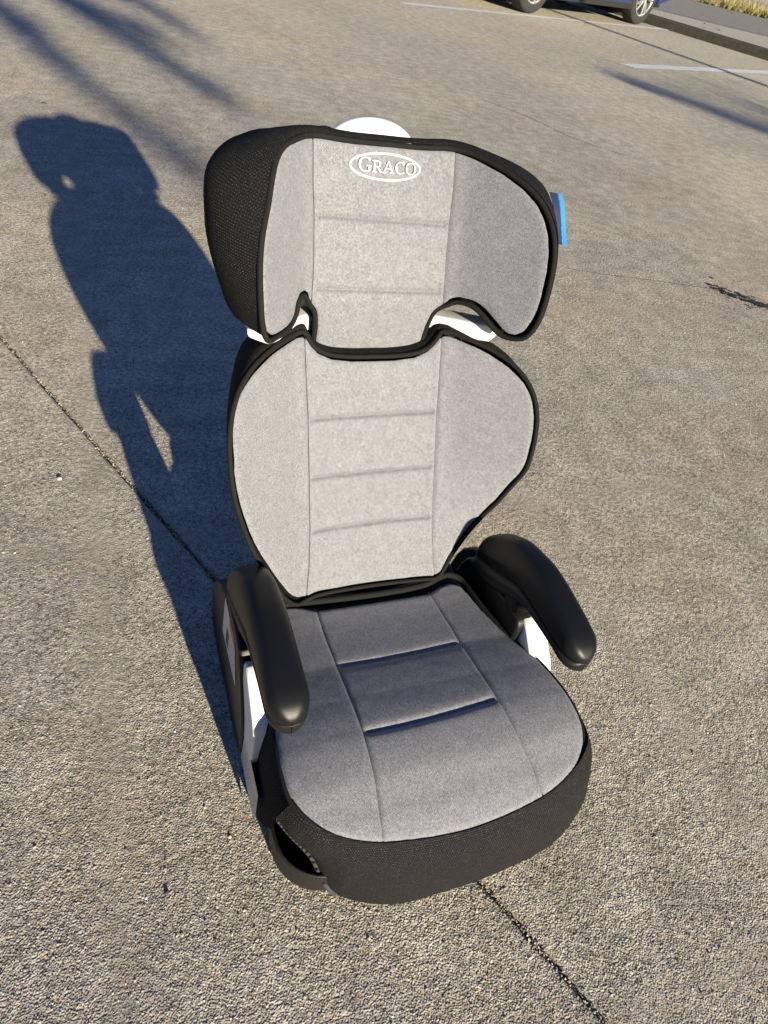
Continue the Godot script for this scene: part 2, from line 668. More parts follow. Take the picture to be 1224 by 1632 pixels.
func stitches(a: Vector2, b: Vector2, c: Vector2, mapf: Callable, nrm: Vector3, step: float) -> ArrayMesh:
	var mb := MB.new()
	var n := int(a.distance_to(b) / step)
	for i in n:
		var t0 := (i + 0.2) / n
		var t1 := (i + 0.72) / n
		var q0 := a.lerp(c, t0).lerp(c.lerp(b, t0), t0)
		var q1 := a.lerp(c, t1).lerp(c.lerp(b, t1), t1)
		tube(mb, PackedVector3Array([mapf.call(q0) - nrm * 0.0012, mapf.call(q0.lerp(q1, 0.5)) - nrm * 0.0004, mapf.call(q1) - nrm * 0.0012]), 0.00055, 5)
	return mb.mesh()

func quad_bez(a: Vector2, c: Vector2, b: Vector2) -> PackedVector2Array:
	var o := PackedVector2Array()
	for i in 13:
		var t := i / 12.0
		o.append(a.lerp(c, t).lerp(c.lerp(b, t), t))
	return o

func arm_prof(z: float) -> Array:
	# [top y, seam y, bottom y, half width]
	var top := lerp_tab([Vector2(-0.09, 0.226), Vector2(-0.08, 0.240), Vector2(-0.06, 0.256), Vector2(-0.03, 0.275), Vector2(0.0, 0.284), Vector2(0.03, 0.2905), Vector2(0.06, 0.291), Vector2(0.09, 0.288), Vector2(0.12, 0.283), Vector2(0.15, 0.275), Vector2(0.17, 0.266)], z)
	var seam := lerp_tab([Vector2(-0.09, 0.198), Vector2(-0.06, 0.210), Vector2(-0.03, 0.224), Vector2(0.0, 0.238), Vector2(0.025, 0.249), Vector2(0.05, 0.2535), Vector2(0.09, 0.2540), Vector2(0.13, 0.2550), Vector2(0.17, 0.251)], z)
	var bot := lerp_tab([Vector2(-0.09, 0.165), Vector2(-0.05, 0.170), Vector2(-0.01, 0.190), Vector2(0.02, 0.212), Vector2(0.05, 0.228), Vector2(0.09, 0.233), Vector2(0.13, 0.2350), Vector2(0.17, 0.230)], z)
	var w := lerp_tab([Vector2(-0.09, 0.0265), Vector2(-0.03, 0.0262), Vector2(0.05, 0.0242), Vector2(0.17, 0.0242)], z)
	return [top, seam, bot, w]

func arm_sections() -> Array:
	# stations along the arm with the plan width shrinking round both ends
	var zs := []
	var front := 0.161
	var rear := -0.086
	for i in 9:
		var a := PI / 2 * i / 8.0
		zs.append([rear + 0.012 * (1.0 - cos(a)) , 0.55 + 0.45 * sin(a), sin(a)])
	for i in range(1, 16): zs.append([lerpf(rear + 0.012, front - 0.028, i / 16.0), 1.0, 1.0])
	for i in 13:
		var a := PI / 2 * i / 12.0
		zs.append([front - 0.028 + 0.028 * sin(a), maxf(cos(a), 0.02), maxf(cos(a), 0.02)])
	return zs

func make_armrest(seat: Node3D, side: float) -> void:
	var cx := 0.1840 * side
	var sec := arm_sections()
	var sh := MB.new()
	var rows := []
	for s in sec:
		var p := arm_prof(s[0])
		var row := PackedVector3Array()
		for k in 17:
			var a := PI * k / 16.0
			# lower shell: rounded trough just under the seam
			var xx: float = p[3] * (s[1] * 0.985) * signf(cos(a)) * pow(absf(cos(a)), 0.42)
			var yy: float = p[1] - 0.0016 - (p[1] - 0.0016 - p[2]) * pow(sin(a), 0.42) * (0.72 + 0.28 * s[2])
			row.append(Vector3(cx + xx, yy, s[0]))
		rows.append(row)
	sh.grid(rows, true)
	var cap_a := MB.new()
	cap_a.fan(rows[0], Vector3(cx, arm_prof(sec[0][0])[1] - 0.015, sec[0][0]))
	sh.append_mesh(cap_a, Transform3D.IDENTITY)
	if _inward(sh, Vector3(cx, 0.23, 0.05)): sh.flip()
	var shell_node := obj("armrest", sh.mesh(), M.arm_shell, seat)
	shell_node.set_meta("label", "black armrest on the %s of the seat" % ("right in the picture" if side > 0 else "left in the picture"))
	var pd := MB.new()
	rows = []
	for s in sec:
		var p := arm_prof(s[0])
		var row := PackedVector3Array()
		for k in 21:
			var a := PI * k / 20.0
			var xx: float = p[3] * s[1] * signf(cos(a)) * pow(absf(cos(a)), 0.55)
			var hh: float = (p[0] - p[1]) * (0.18 + 0.82 * pow(s[2], 0.75))
			var yy: float = p[1] + hh * pow(sin(a), 0.66)
			row.append(Vector3(cx + xx, yy, s[0]))
		rows.append(row)
	pd.grid(rows, true)
	var cap := MB.new()
	cap.fan(rows[0], Vector3(cx, arm_prof(sec[0][0])[1] + 0.006, sec[0][0]))
	pd.append_mesh(cap, Transform3D.IDENTITY)
	if _inward(pd, Vector3(cx, 0.262, 0.05)): pd.flip()
	obj("armrest_pad", pd.mesh(), M.black_plastic, shell_node)
	# hinge boss and rib under the rear of the arm
	var hb := MB.new()
	lathe(hb, [Vector2(0.0, -0.016), Vector2(0.014, -0.016), Vector2(0.016, -0.013), Vector2(0.016, 0.013), Vector2(0.014, 0.016), Vector2(0.0, 0.016)], 20, Transform3D(Basis(Vector3(0, 0, 1), PI / 2), Vector3(cx - side * 0.004, 0.206, 0.022)))
	obj("hinge", hb.mesh(), M.arm_shell, shell_node)

func _inward(b: MB, centre: Vector3) -> bool:
	var s := 0.0
	for i in range(0, b.ix.size(), 3):
		var f := (b.v[b.ix[i + 2]] - b.v[b.ix[i]]).cross(b.v[b.ix[i + 1]] - b.v[b.ix[i]])
		s += f.dot(b.v[b.ix[i]] - centre)
	return s < 0

func build_seat() -> void:
	var seat := thing("child_car_seat", "grey and black high-backed child booster seat with armrests standing on the sunlit concrete", "car seat")

	# ---- base: moulded hull on the ground
	var foot := PackedVector2Array()
	var hx := 0.197
	for c in [[hx - 0.062, 0.252 - 0.062, 0.0, 0.062], [-hx + 0.062, 0.252 - 0.062, 90.0, 0.062], [-hx + 0.03, -0.165 + 0.03, 180.0, 0.03], [hx - 0.03, -0.165 + 0.03, 270.0, 0.03]]:
		for i in 9:
			var a := deg_to_rad(c[2] + 90.0 * i / 8.0)
			foot.append(Vector2(c[0] + c[3] * cos(a), c[1] + c[3] * sin(a)))
	var hb := MB.new()
	var rows := []
	for st in [[0.985, 0.0], [0.996, 0.005], [1.0, 0.047], [0.998, 0.0495], [0.987, 0.0495], [0.978, 0.046], [0.960, 0.006]]:
		var row := PackedVector3Array()
		for q in foot: row.append(Vector3(q.x * st[0], st[1], (q.y - 0.04) * st[0] + 0.04))
		rows.append(row)
	hb.grid(rows, true)
	var inner := MB.new()
	inner.fan(rows[6], Vector3(0, 0.006, 0.04))
	hb.append_mesh(inner, Transform3D.IDENTITY)
	if _inward(hb, Vector3(0, 0.02, 0.04)): hb.flip()
	var base := obj("seat_base", hb.mesh(), M.hull, seat)
	# core under the cushion and the tall side cheeks
	var core := MB.new()
	rbox(core, Vector3(0.300, 0.125, 0.33), 0.02, Transform3D(Basis.IDENTITY, Vector3(0, 0.070, 0.015)))  # inner block put in dark to stop light leaking under the skirt
	rbox(core, Vector3(0.210, 0.13, 0.06), 0.012, Transform3D(Basis.IDENTITY, Vector3(0, 0.075, 0.195)))
	rbox(core, Vector3(0.30, 0.03, 0.16), 0.01, Transform3D(Basis.IDENTITY, Vector3(0, 0.128, -0.085)))
	obj("core", core.mesh(), M.hull, base)
	for s in [-1.0, 1.0]:
		var ck := MB.new()
		# profile in (z, y), thickness along x
		var prof := smooth2([Vector2(-0.172, 0.004), Vector2(-0.02, 0.004), Vector2(0.052, 0.010), Vector2(0.062, 0.05), Vector2(0.060, 0.10), Vector2(0.048, 0.135), Vector2(0.035, 0.165), Vector2(0.02, 0.196), Vector2(-0.01, 0.205), Vector2(-0.05, 0.200), Vector2(-0.085, 0.178), Vector2(-0.135, 0.150), Vector2(-0.172, 0.10)], 3)
		var xf := Transform3D(Basis(Vector3(0, 0, 1), Vector3(0, 1, 0), Vector3(-1, 0, 0)), Vector3.ZERO)
		prism(ck, prof, -0.212 if s > 0 else 0.194, -0.194 if s > 0 else 0.212, 0.004, xf)
		if _inward(ck, Vector3(0.203 * s, 0.1, -0.03)): ck.flip()
		obj("side_cheek", ck.mesh(), M.black_plastic, base)
		# inner upright beside the cushion
		var up := MB.new()
		var pr2 := smooth2([Vector2(-0.112, 0.10), Vector2(0.03, 0.10), Vector2(0.05, 0.145), Vector2(0.052, 0.185), Vector2(0.035, 0.200), Vector2(-0.02, 0.190), Vector2(-0.075, 0.176), Vector2(-0.108, 0.160)], 3)
		prism(up, pr2, -0.190 if s > 0 else 0.166, -0.166 if s > 0 else 0.190, 0.004, xf)
		if _inward(up, Vector3(0.178 * s, 0.15, -0.03)): up.flip()
		obj("armrest_post", up.mesh(), M.arm_shell, base)
		# white moulded wedge in front of the post
		var wd := MB.new()
		var pr3 := PackedVector2Array([Vector2(0.034, 0.06), Vector2(0.104, 0.075), Vector2(0.106, 0.145), Vector2(0.098, 0.158), Vector2(0.060, 0.190), Vector2(0.046, 0.197), Vector2(0.034, 0.193)])
		prism(wd, pr3, -0.2085 if s > 0 else 0.1765, -0.1765 if s > 0 else 0.2085, 0.003, xf)
		if _inward(wd, Vector3(0.19 * s, 0.13, 0.07)): wd.flip()
		obj("side_panel", wd.mesh(), M.white_plastic, base)

	# ---- cushion
	var half := [Vector2(0, -0.060), Vector2(0.05, -0.059), Vector2(0.085, -0.060), Vector2(0.108, -0.071), Vector2(0.127, -0.075), Vector2(0.141, -0.067), Vector2(0.146, -0.047), Vector2(0.150, -0.017), Vector2(0.160, 0.027), Vector2(0.171, 0.059), Vector2(0.184, 0.092), Vector2(0.1895, 0.134), Vector2(0.191, 0.165), Vector2(0.190, 0.190), Vector2(0.184, 0.212), Vector2(0.172, 0.231), Vector2(0.149, 0.249), Vector2(0.112, 0.2625), Vector2(0.076, 0.2695), Vector2(0.027, 0.2755), Vector2(0, 0.276)]
	cush_out = both(half)
	var seam := [Vector2(0.0875, -0.060), Vector2(0.0895, 0.0), Vector2(0.089, 0.045), Vector2(0.090, 0.10), Vector2(0.091, 0.148), Vector2(0.0945, 0.205), Vector2(0.0985, 0.240), Vector2(0.101, 0.2655)]
	var cen := PackedVector2Array()
	for q in [Vector2(-0.05, -0.059), Vector2(0.05, -0.059)]: cen.append(q)
	for q in seam: cen.append(q)
	for q in [Vector2(0.076, 0.2695), Vector2(0.05, 0.2735), Vector2(0.027, 0.2755), Vector2(0, 0.276), Vector2(-0.027, 0.2755), Vector2(-0.05, 0.2735), Vector2(-0.076, 0.2695)]: cen.append(q)
	for i in range(seam.size() - 1, -1, -1): cen.append(Vector2(-seam[i].x, seam[i].y))
	var g1 := [quad_bez(Vector2(-0.090, 0.045), Vector2(0, 0.049), Vector2(0.087, 0.0425)), 0.0030, 0.0050]
	var g2 := [quad_bez(Vector2(-0.092, 0.151), Vector2(0, 0.154), Vector2(0.091, 0.1445)), 0.0030, 0.0050]
	var cmesh := pad(cen, cush_pt, Vector3.UP, 0.0028, 0.006, [g1, g2], 0.0026, 3)
	var cushion := obj("seat_cushion", cmesh, M.grey_cloth, seat)
	for s in [-1.0, 1.0]:
		var b := PackedVector2Array()
		for q in seam: b.append(Vector2(q.x * s, q.y))
		for q in [Vector2(0.112, 0.2625), Vector2(0.131, 0.2565), Vector2(0.149, 0.249), Vector2(0.162, 0.241), Vector2(0.172, 0.231), Vector2(0.179, 0.2225), Vector2(0.184, 0.212), Vector2(0.188, 0.201), Vector2(0.190, 0.190), Vector2(0.191, 0.165), Vector2(0.1895, 0.134), Vector2(0.184, 0.092), Vector2(0.171, 0.059), Vector2(0.160, 0.027), Vector2(0.150, -0.017), Vector2(0.146, -0.047), Vector2(0.141, -0.067), Vector2(0.127, -0.075), Vector2(0.108, -0.071)]: b.append(Vector2(q.x * s, q.y))
		obj("bolster", pad(b, cush_pt, Vector3.UP, 0.0028, 0.006, [], 0.0032, 3), M.grey_cloth, cushion)
	# dark welt under the rim and behind the cushion
	var welt := MB.new()
	var wl := PackedVector3Array()
	for q in smooth2(Array(cush_out), 2): wl.append(cush_pt(q * Vector2(1.008, 1.0) + Vector2(0, 0.001 if q.y > 0.2 else -0.002)) + Vector3(0, -0.005, 0))
	tube(welt, wl, 0.0030, 8, true)
	obj("welt", welt.mesh(), M.piping, cushion)
	var bk := MB.new()
	tube(bk, smooth_line([Vector3(-0.13, 0.150, -0.078), Vector3(-0.06, 0.152, -0.072), Vector3(0.02, 0.151, -0.071), Vector3(0.08, 0.153, -0.073), Vector3(0.112, 0.1535, -0.083), Vector3(0.130, 0.1535, -0.085), Vector3(0.147, 0.151, -0.073), Vector3(0.151, 0.152, -0.047), Vector3(0.154, 0.153, -0.017), Vector3(0.163, 0.156, 0.027), Vector3(0.171, 0.158, 0.05)], 5), 0.0048, 8)
	obj("elastic_edge", bk.mesh(), M.piping, cushion)

	# ---- black skirt round the front of the cushion
	var top := smooth_line([Vector3(-0.186, 0.174, 0.204), Vector3(-0.174, 0.172, 0.229), Vector3(-0.150, 0.166, 0.249), Vector3(-0.112, 0.159, 0.264), Vector3(-0.06, 0.155, 0.273), Vector3(0.0, 0.1525, 0.277), Vector3(0.06, 0.155, 0.273), Vector3(0.112, 0.159, 0.264), Vector3(0.150, 0.166, 0.249), Vector3(0.175, 0.170, 0.233), Vector3(0.191, 0.172, 0.212), Vector3(0.195, 0.172, 0.17), Vector3(0.188, 0.170, 0.11)], 6)
	var bot := smooth_line([Vector3(-0.199, 0.118, 0.193), Vector3(-0.183, 0.096, 0.209), Vector3(-0.161, 0.066, 0.228), Vector3(-0.133, 0.008, 0.258), Vector3(-0.070, 0.000, 0.286), Vector3(0.0, 0.000, 0.291), Vector3(0.07, 0.0, 0.290), Vector3(0.138, 0.0, 0.283), Vector3(0.178, 0.001, 0.274), Vector3(0.205, 0.004, 0.260), Vector3(0.218, 0.01, 0.232), Vector3(0.219, 0.02, 0.18), Vector3(0.212, 0.03, 0.11)], 6)
	var fold := FastNoiseLite.new()
	fold.seed = 4
	fold.frequency = 9.0
	rows = []
	for j in 15:
		var t := j / 14.0
		var row := PackedVector3Array()
		for i in top.size():
			var a := top[i].lerp(bot[i], t)
			var out := Vector3(a.x, 0, a.z - 0.05).normalized()
			var bulge := 0.013 * sin(PI * pow(t, 0.75))
			bulge += fold.get_noise_2d(i * 0.012, t * 0.05) * 0.004 * sin(PI * t)
			row.append(a + out * bulge)
		rows.append(row)
	var sk := MB.new()
	sk.grid(rows)
	if _inward(sk, Vector3(0, 0.08, 0.1)): sk.flip()
	var skirt := obj("skirt", sk.mesh(), M.black_cloth, seat)
	var hem := MB.new()
	var hl := PackedVector3Array()
	for i in 19: hl.append(rows[14][i] + Vector3(0, 0, 0.001))
	tube(hem, hl, 0.0034, 7)
	obj("hem", hem.mesh(), M.binding, skirt)
	# gathers in the elastic of the hem
	var ga := MB.new()
	for i in range(2, 17):
		var c: Vector3 = hl[i].lerp(rows[13][i], 0.35)
		rbox(ga, Vector3(0.0028, 0.009, 0.0032), 0.0012, Transform3D(Basis(Vector3(0, 1, 0), -0.6).rotated(Vector3(0, 0, 1), 0.5), c + Vector3(-0.0008, 0, 0.002)))
	obj("gathers", ga.mesh(), M.binding, skirt).set_meta("kind", "stuff")
	# side flaps of the cover
	for s in [-1.0, 1.0]:
		var ft := smooth_line([Vector3(0.168 * s, 0.160, 0.052), Vector3(0.186 * s, 0.170, 0.10), Vector3(0.191 * s, 0.174, 0.15), Vector3(0.1865 * s, 0.174, 0.206)], 6)
		var fb := smooth_line([Vector3(0.199 * s, 0.02, 0.062), Vector3(0.203 * s, 0.006, 0.10), Vector3(0.2035 * s, 0.007, 0.147), Vector3(0.203 * s, 0.09, 0.196)], 6)
		rows = []
		for j in 11:
			var t := j / 10.0
			var row := PackedVector3Array()
			for i in ft.size():
				row.append(ft[i].lerp(fb[i], t) + Vector3(s * (0.005 * sin(PI * pow(t, 0.6))), 0, 0))
			rows.append(row)
		var fm := MB.new()
		fm.grid(rows)
		if _inward(fm, Vector3(0, 0.1, 0.1)): fm.flip()
		obj("side_flap", fm.mesh(), M.black_cloth, skirt)

	# ---- stickers on the outer side (picture left)
	var st2 := MB.new()
	st2.v = PackedVector3Array([Vector3(-0.2080, 0.078, 0.064), Vector3(-0.2085, 0.082, 0.150), Vector3(-0.2105, 0.012, 0.154), Vector3(-0.2095, 0.006, 0.058)])
	st2.uv = PackedVector2Array([Vector2(0, 0), Vector2(1, 0), Vector2(1, 1), Vector2(0, 1)])
	st2.quad(0, 3, 2, 1)
	var s2n := obj("sewn_label", st2.mesh(), M.sticker_yellow, skirt)
	s2n.set_meta("label", "white sewn label with a yellow line on the side of the skirt")
	var st1 := MB.new()
	st1.v = PackedVector3Array([Vector3(-0.2126, 0.190, -0.072), Vector3(-0.2126, 0.185, -0.004), Vector3(-0.2126, 0.110, 0.014), Vector3(-0.2126, 0.105, -0.085)])
	st1.uv = PackedVector2Array([Vector2(0, 0), Vector2(1, 0), Vector2(1, 1), Vector2(0, 1)])
	st1.quad(0, 3, 2, 1)
	obj("warning_sticker", st1.mesh(), M.sticker, base).set_meta("label", "white warning sticker with a red heading on the side of the base")

	for s in [-1.0, 1.0]: make_armrest(seat, s)

	# ---- backrest
	var bh := [Vector2(0, 0.451), Vector2(0.03, 0.4515), Vector2(0.06, 0.455), Vector2(0.080, 0.463), Vector2(0.090, 0.474), Vector2(0.099, 0.4845), Vector2(0.123, 0.4835), Vector2(0.150, 0.481), Vector2(0.174, 0.4735), Vector2(0.192, 0.460), Vector2(0.2025, 0.442), Vector2(0.207, 0.419), Vector2(0.2065, 0.388), Vector2(0.203, 0.352), Vector2(0.194, 0.316), Vector2(0.182, 0.284), Vector2(0.169, 0.261), Vector2(0.152, 0.234), Vector2(0.139, 0.213), Vector2(0.126, 0.193), Vector2(0.115, 0.173), Vector2(0.102, 0.160), Vector2(0.05, 0.1575), Vector2(0, 0.157)]
	# the cover sits a little twisted: its lower left side is fuller than its lower right
	var bl := [Vector2(0.174, 0.4735), Vector2(0.192, 0.460), Vector2(0.2025, 0.442), Vector2(0.2085, 0.419), Vector2(0.2095, 0.390), Vector2(0.207, 0.358), Vector2(0.1995, 0.325), Vector2(0.186, 0.283), Vector2(0.169, 0.246), Vector2(0.152, 0.212), Vector2(0.137, 0.185), Vector2(0.119, 0.164), Vector2(0.102, 0.159), Vector2(0.05, 0.1575)]
	var bo := bh.duplicate()
	for i in range(bl.size() - 1, -1, -1): bo.append(Vector2(-bl[i].x, bl[i].y))
	for i in range(7, 0, -1): bo.append(Vector2(-bh[i].x, bh[i].y))
	var bout := smooth2(bo, 3)
	var bsh := obj("backrest", shell(bout, back_pt, zc_back, 0.052, 0.004, 0.09, 0.15, 0.016, 0.49, 0.004, 0.17), M.black_cloth, seat)
	var bseam := [Vector2(0.0945, 0.478), Vector2(0.0938, 0.455), Vector2(0.0932, 0.43), Vector2(0.0915, 0.385), Vector2(0.0915, 0.313), Vector2(0.0915, 0.247), Vector2(0.0945, 0.20), Vector2(0.099, 0.164)]
	var bc := PackedVector2Array()
	for q in [Vector2(-0.058, 0.4495), Vector2(-0.03, 0.446), Vector2(0, 0.4455), Vector2(0.03, 0.446), Vector2(0.058, 0.4495), Vector2(0.077, 0.4575), Vector2(0.087, 0.468)]: bc.append(q)
	for q in bseam: bc.append(q)
	bc.append(Vector2(0.05, 0.162)); bc.append(Vector2(-0.05, 0.162))
	for i in range(bseam.size() - 1, -1, -1): bc.append(Vector2(-bseam[i].x, bseam[i].y))
	bc.append(Vector2(-0.087, 0.468)); bc.append(Vector2(-0.077, 0.4575))
	var bq := []
	var ql := [[Vector2(-0.0915, 0.3835), Vector2(0, 0.380), Vector2(0.0905, 0.3855)], [Vector2(-0.0925, 0.3125), Vector2(0, 0.309), Vector2(0.0905, 0.315)], [Vector2(-0.092, 0.2445), Vector2(0, 0.243), Vector2(0.0905, 0.2475)]]
	for q in ql: bq.append([quad_bez(q[0], q[1], q[2]), 0.0019, 0.0058])
	obj("back_panel", pad(bc, back_pt, BACK_N, 0.002, 0.005, bq, 0.0019, 21), M.grey_cloth, bsh)
	for q in ql: obj("stitching", stitches(q[0], q[2], q[1], func(p): return back_pt(p) - BACK_N * 0.0034, BACK_N, 0.0042), M.stitch, bsh)
	for s in [-1.0, 1.0]:
		var b := PackedVector2Array()
		for q in bseam: b.append(Vector2((q.x + 0.0004) * s, q.y))
		var low := [Vector2(0.113, 0.170), Vector2(0.122, 0.179), Vector2(0.130, 0.190), Vector2(0.143, 0.213), Vector2(0.152, 0.230), Vector2(0.1605, 0.247), Vector2(0.170, 0.266), Vector2(0.178, 0.284), Vector2(0.185, 0.303), Vector2(0.1915, 0.325), Vector2(0.196, 0.342), Vector2(0.1995, 0.360), Vector2(0.2015, 0.380)]
		if s < 0:
			for q in low: b.append(Vector2(-q.x, q.y))
		for q in [Vector2(0.109, 0.169), Vector2(0.119, 0.190), Vector2(0.132, 0.213), Vector2(0.145, 0.2345), Vector2(0.154, 0.2485), Vector2(0.1625, 0.262), Vector2(0.1755, 0.286), Vector2(0.182, 0.3015), Vector2(0.1875, 0.318), Vector2(0.193, 0.336), Vector2(0.197, 0.354), Vector2(0.1995, 0.373), Vector2(0.2005, 0.392), Vector2(0.2012, 0.406), Vector2(0.2008, 0.420), Vector2(0.199, 0.430), Vector2(0.1965, 0.4405), Vector2(0.1925, 0.448), Vector2(0.187, 0.4555), Vector2(0.179, 0.4615), Vector2(0.170, 0.467), Vector2(0.159, 0.471), Vector2(0.148, 0.4745), Vector2(0.134, 0.477), Vector2(0.118, 0.4782), Vector2(0.104, 0.4795)]:
			if s > 0 or q.y > 0.385: b.append(Vector2(q.x * s, q.y))
		obj("side_bolster", pad(b, back_pt, BACK_N, 0.003, 0.008, [], 0.003, 21), M.grey_cloth, bsh)
	var bp := MB.new()
	tube(bp, line_on(bout, func(q): return back_pt(Vector2(q.x * 0.985, q.y)), -BACK_N * 0.0016), 0.0031, 9, true)
	obj("piping", bp.mesh(), M.piping, bsh)
	# spine joining the base to the backrest, behind the cover
	var sp := MB.new()
	rbox(sp, Vector3(0.20, 0.42, 0.03), 0.008, Transform3D(Basis(Vector3(1, 0, 0), -0.455), Vector3(0, 0.30, -0.215)))
	rbox(sp, Vector3(0.24, 0.10, 0.05), 0.01, Transform3D(Basis(Vector3(1, 0, 0), -0.35), Vector3(0, 0.12, -0.135)))
	obj("spine", sp.mesh(), M.hull, bsh)

	# ---- headrest
	var hh := [Vector2(0, 0.688), Vector2(0.04, 0.688), Vector2(0.078, 0.690), Vector2(0.109, 0.691), Vector2(0.134, 0.687), Vector2(0.152, 0.680), Vector2(0.165, 0.670), Vector2(0.173, 0.657), Vector2(0.178, 0.641), Vector2(0.180, 0.624), Vector2(0.180, 0.602), Vector2(0.178, 0.572), Vector2(0.174, 0.544), Vector2(0.167, 0.525), Vector2(0.158, 0.516), Vector2(0.149, 0.513), Vector2(0.141, 0.516), Vector2(0.132, 0.523), Vector2(0.124, 0.5295), Vector2(0.115, 0.5315), Vector2(0.104, 0.528), Vector2(0.092, 0.518), Vector2(0.082, 0.506), Vector2(0.0785, 0.486), Vector2(0.077, 0.45), Vector2(0.075, 0.436), Vector2(0, 0.436)]
	# the left wing hangs lower over its slot than the right one
	var hl2 := [Vector2(-0.075, 0.436), Vector2(-0.077, 0.45), Vector2(-0.0785, 0.486), Vector2(-0.082, 0.506), Vector2(-0.091, 0.519), Vector2(-0.098, 0.530), Vector2(-0.1045, 0.534), Vector2(-0.1105, 0.530), Vector2(-0.1135, 0.521), Vector2(-0.118, 0.5125), Vector2(-0.126, 0.509), Vector2(-0.137, 0.511), Vector2(-0.149, 0.515), Vector2(-0.158, 0.519), Vector2(-0.1645, 0.527), Vector2(-0.1685, 0.543)]
	var ho := hh.duplicate()
	for q in hl2: ho.append(q)
	for q in [Vector2(-0.170, 0.560), Vector2(-0.171, 0.587), Vector2(-0.170, 0.608), Vector2(-0.166, 0.628), Vector2(-0.157, 0.651), Vector2(-0.151, 0.670), Vector2(-0.144, 0.684), Vector2(-0.132, 0.6915), Vector2(-0.110, 0.692), Vector2(-0.078, 0.690), Vector2(-0.04, 0.688)]: ho.append(q)
	var hout := smooth2(ho, 3)
	var hsh := obj("headrest", shell(hout, head_pt, zc_head, 0.07, 0.031, 0.10, 0.17, 0.028, 0.70, 0.004), M.black_cloth, seat)
	var hseam := [Vector2(0.0885, 0.6855), Vector2(0.0885, 0.65), Vector2(0.0865, 0.61), Vector2(0.0865, 0.57), Vector2(0.0875, 0.535), Vector2(0.0885, 0.519)]
	var hc := PackedVector2Array()
	for q in [Vector2(-0.045, 0.6835), Vector2(0.045, 0.6835)]: hc.append(q)
	for q in hseam: hc.append(q)
	for q in [Vector2(0.0785, 0.505), Vector2(0.0745, 0.486), Vector2(0.073, 0.442), Vector2(-0.073, 0.442), Vector2(-0.0745, 0.486), Vector2(-0.0785, 0.505)]: hc.append(q)
	for i in range(hseam.size() - 1, -1, -1): hc.append(Vector2(-hseam[i].x, hseam[i].y))
	var hq := []
	var hql := [[Vector2(-0.083, 0.6125), Vector2(0, 0.6115), Vector2(0.0855, 0.6095)], [Vector2(-0.085, 0.5355), Vector2(0, 0.5345), Vector2(0.0865, 0.5335)]]
	for q in hql: hq.append([quad_bez(q[0], q[1], q[2]), 0.0019, 0.0052])
	obj("head_panel", pad(hc, head_pt, HEAD_N, 0.002, 0.005, hq, 0.0019, 41), M.grey_cloth, hsh)
	for q in hql: obj("stitching", stitches(q[0], q[2], q[1], func(p): return head_pt(p) - HEAD_N * 0.0030, HEAD_N, 0.0042), M.stitch, hsh)
	for s in [-1.0, 1.0]:
		var b := PackedVector2Array()
		for q in hseam: b.append(Vector2((q.x + 0.0004) * s, q.y))
		var low := [Vector2(0.096, 0.5295), Vector2(0.104, 0.5355), Vector2(0.115, 0.5385), Vector2(0.1215, 0.5385), Vector2(0.128, 0.536), Vector2(0.137, 0.5285), Vector2(0.144, 0.5225), Vector2(0.149, 0.5195), Vector2(0.155, 0.5215), Vector2(0.1615, 0.5300)]
		if s < 0: low = [Vector2(0.094, 0.5335), Vector2(0.100, 0.5385), Vector2(0.108, 0.5385), Vector2(0.1145, 0.532), Vector2(0.1175, 0.522), Vector2(0.1215, 0.5165), Vector2(0.128, 0.5145), Vector2(0.138, 0.5163), Vector2(0.149, 0.5203), Vector2(0.156, 0.5243), Vector2(0.1625, 0.532)]
		for q in low: b.append(Vector2(q.x * s, q.y))
		var rest := [Vector2(0.167, 0.547), Vector2(0.1695, 0.560), Vector2(0.171, 0.574), Vector2(0.1725, 0.602), Vector2(0.1725, 0.622), Vector2(0.1705, 0.638), Vector2(0.1665, 0.652), Vector2(0.1595, 0.664), Vector2(0.148, 0.6735), Vector2(0.131, 0.6805), Vector2(0.110, 0.6845), Vector2(0.10, 0.685)]
		if s < 0: rest = [Vector2(0.1652, 0.545), Vector2(0.1668, 0.560), Vector2(0.1678, 0.587), Vector2(0.1668, 0.608), Vector2(0.1625, 0.627), Vector2(0.158, 0.6385), Vector2(0.1535, 0.650), Vector2(0.150, 0.660), Vector2(0.1475, 0.669), Vector2(0.1445, 0.676), Vector2(0.1405, 0.682), Vector2(0.136, 0.6855), Vector2(0.130, 0.6878), Vector2(0.110, 0.6882), Vector2(0.098, 0.687)]
		for q in rest: b.append(Vector2(q.x * s, q.y))
		obj("head_wing", pad(b, head_pt, HEAD_N, 0.003, 0.008, [], 0.003, 41), M.grey_cloth, hsh)
	var hp := MB.new()
	tube(hp, line_on(hout, func(q): return head_pt(Vector2(q.x * (0.982 if q.x > 0 else 1.0), q.y - (0.002 if q.y > 0.6 else 0.0))) - HEAD_N * (0.0018 if q.x > -0.12 or q.y < 0.53 else 0.0050), Vector3.ZERO), 0.0033, 9, true)
	obj("piping", hp.mesh(), M.piping, hsh)
	# gathered cloth either side of the grip
	for e in [[Vector3(-0.070, 0.6865, -0.322), 0.020, 0.0055], [Vector3(0.058, 0.6835, -0.322), 0.010, 0.005]]:
		var gt := MB.new()
		tube(gt, smooth_line([e[0] + Vector3(-e[1], -0.003, 0.004), e[0] + Vector3(0, 0.002, 0), e[0] + Vector3(e[1], -0.004, 0.004)], 5), e[2], 9)
		obj("gather", gt.mesh(), M.piping, hsh)
	# white grip at the top and the white cradle under the wings
	var hd := MB.new()
	var prof := []
	for i in 25:
		var a := -PI / 2 + PI * i / 24.0
		prof.append(Vector2(cos(a), sin(a)))
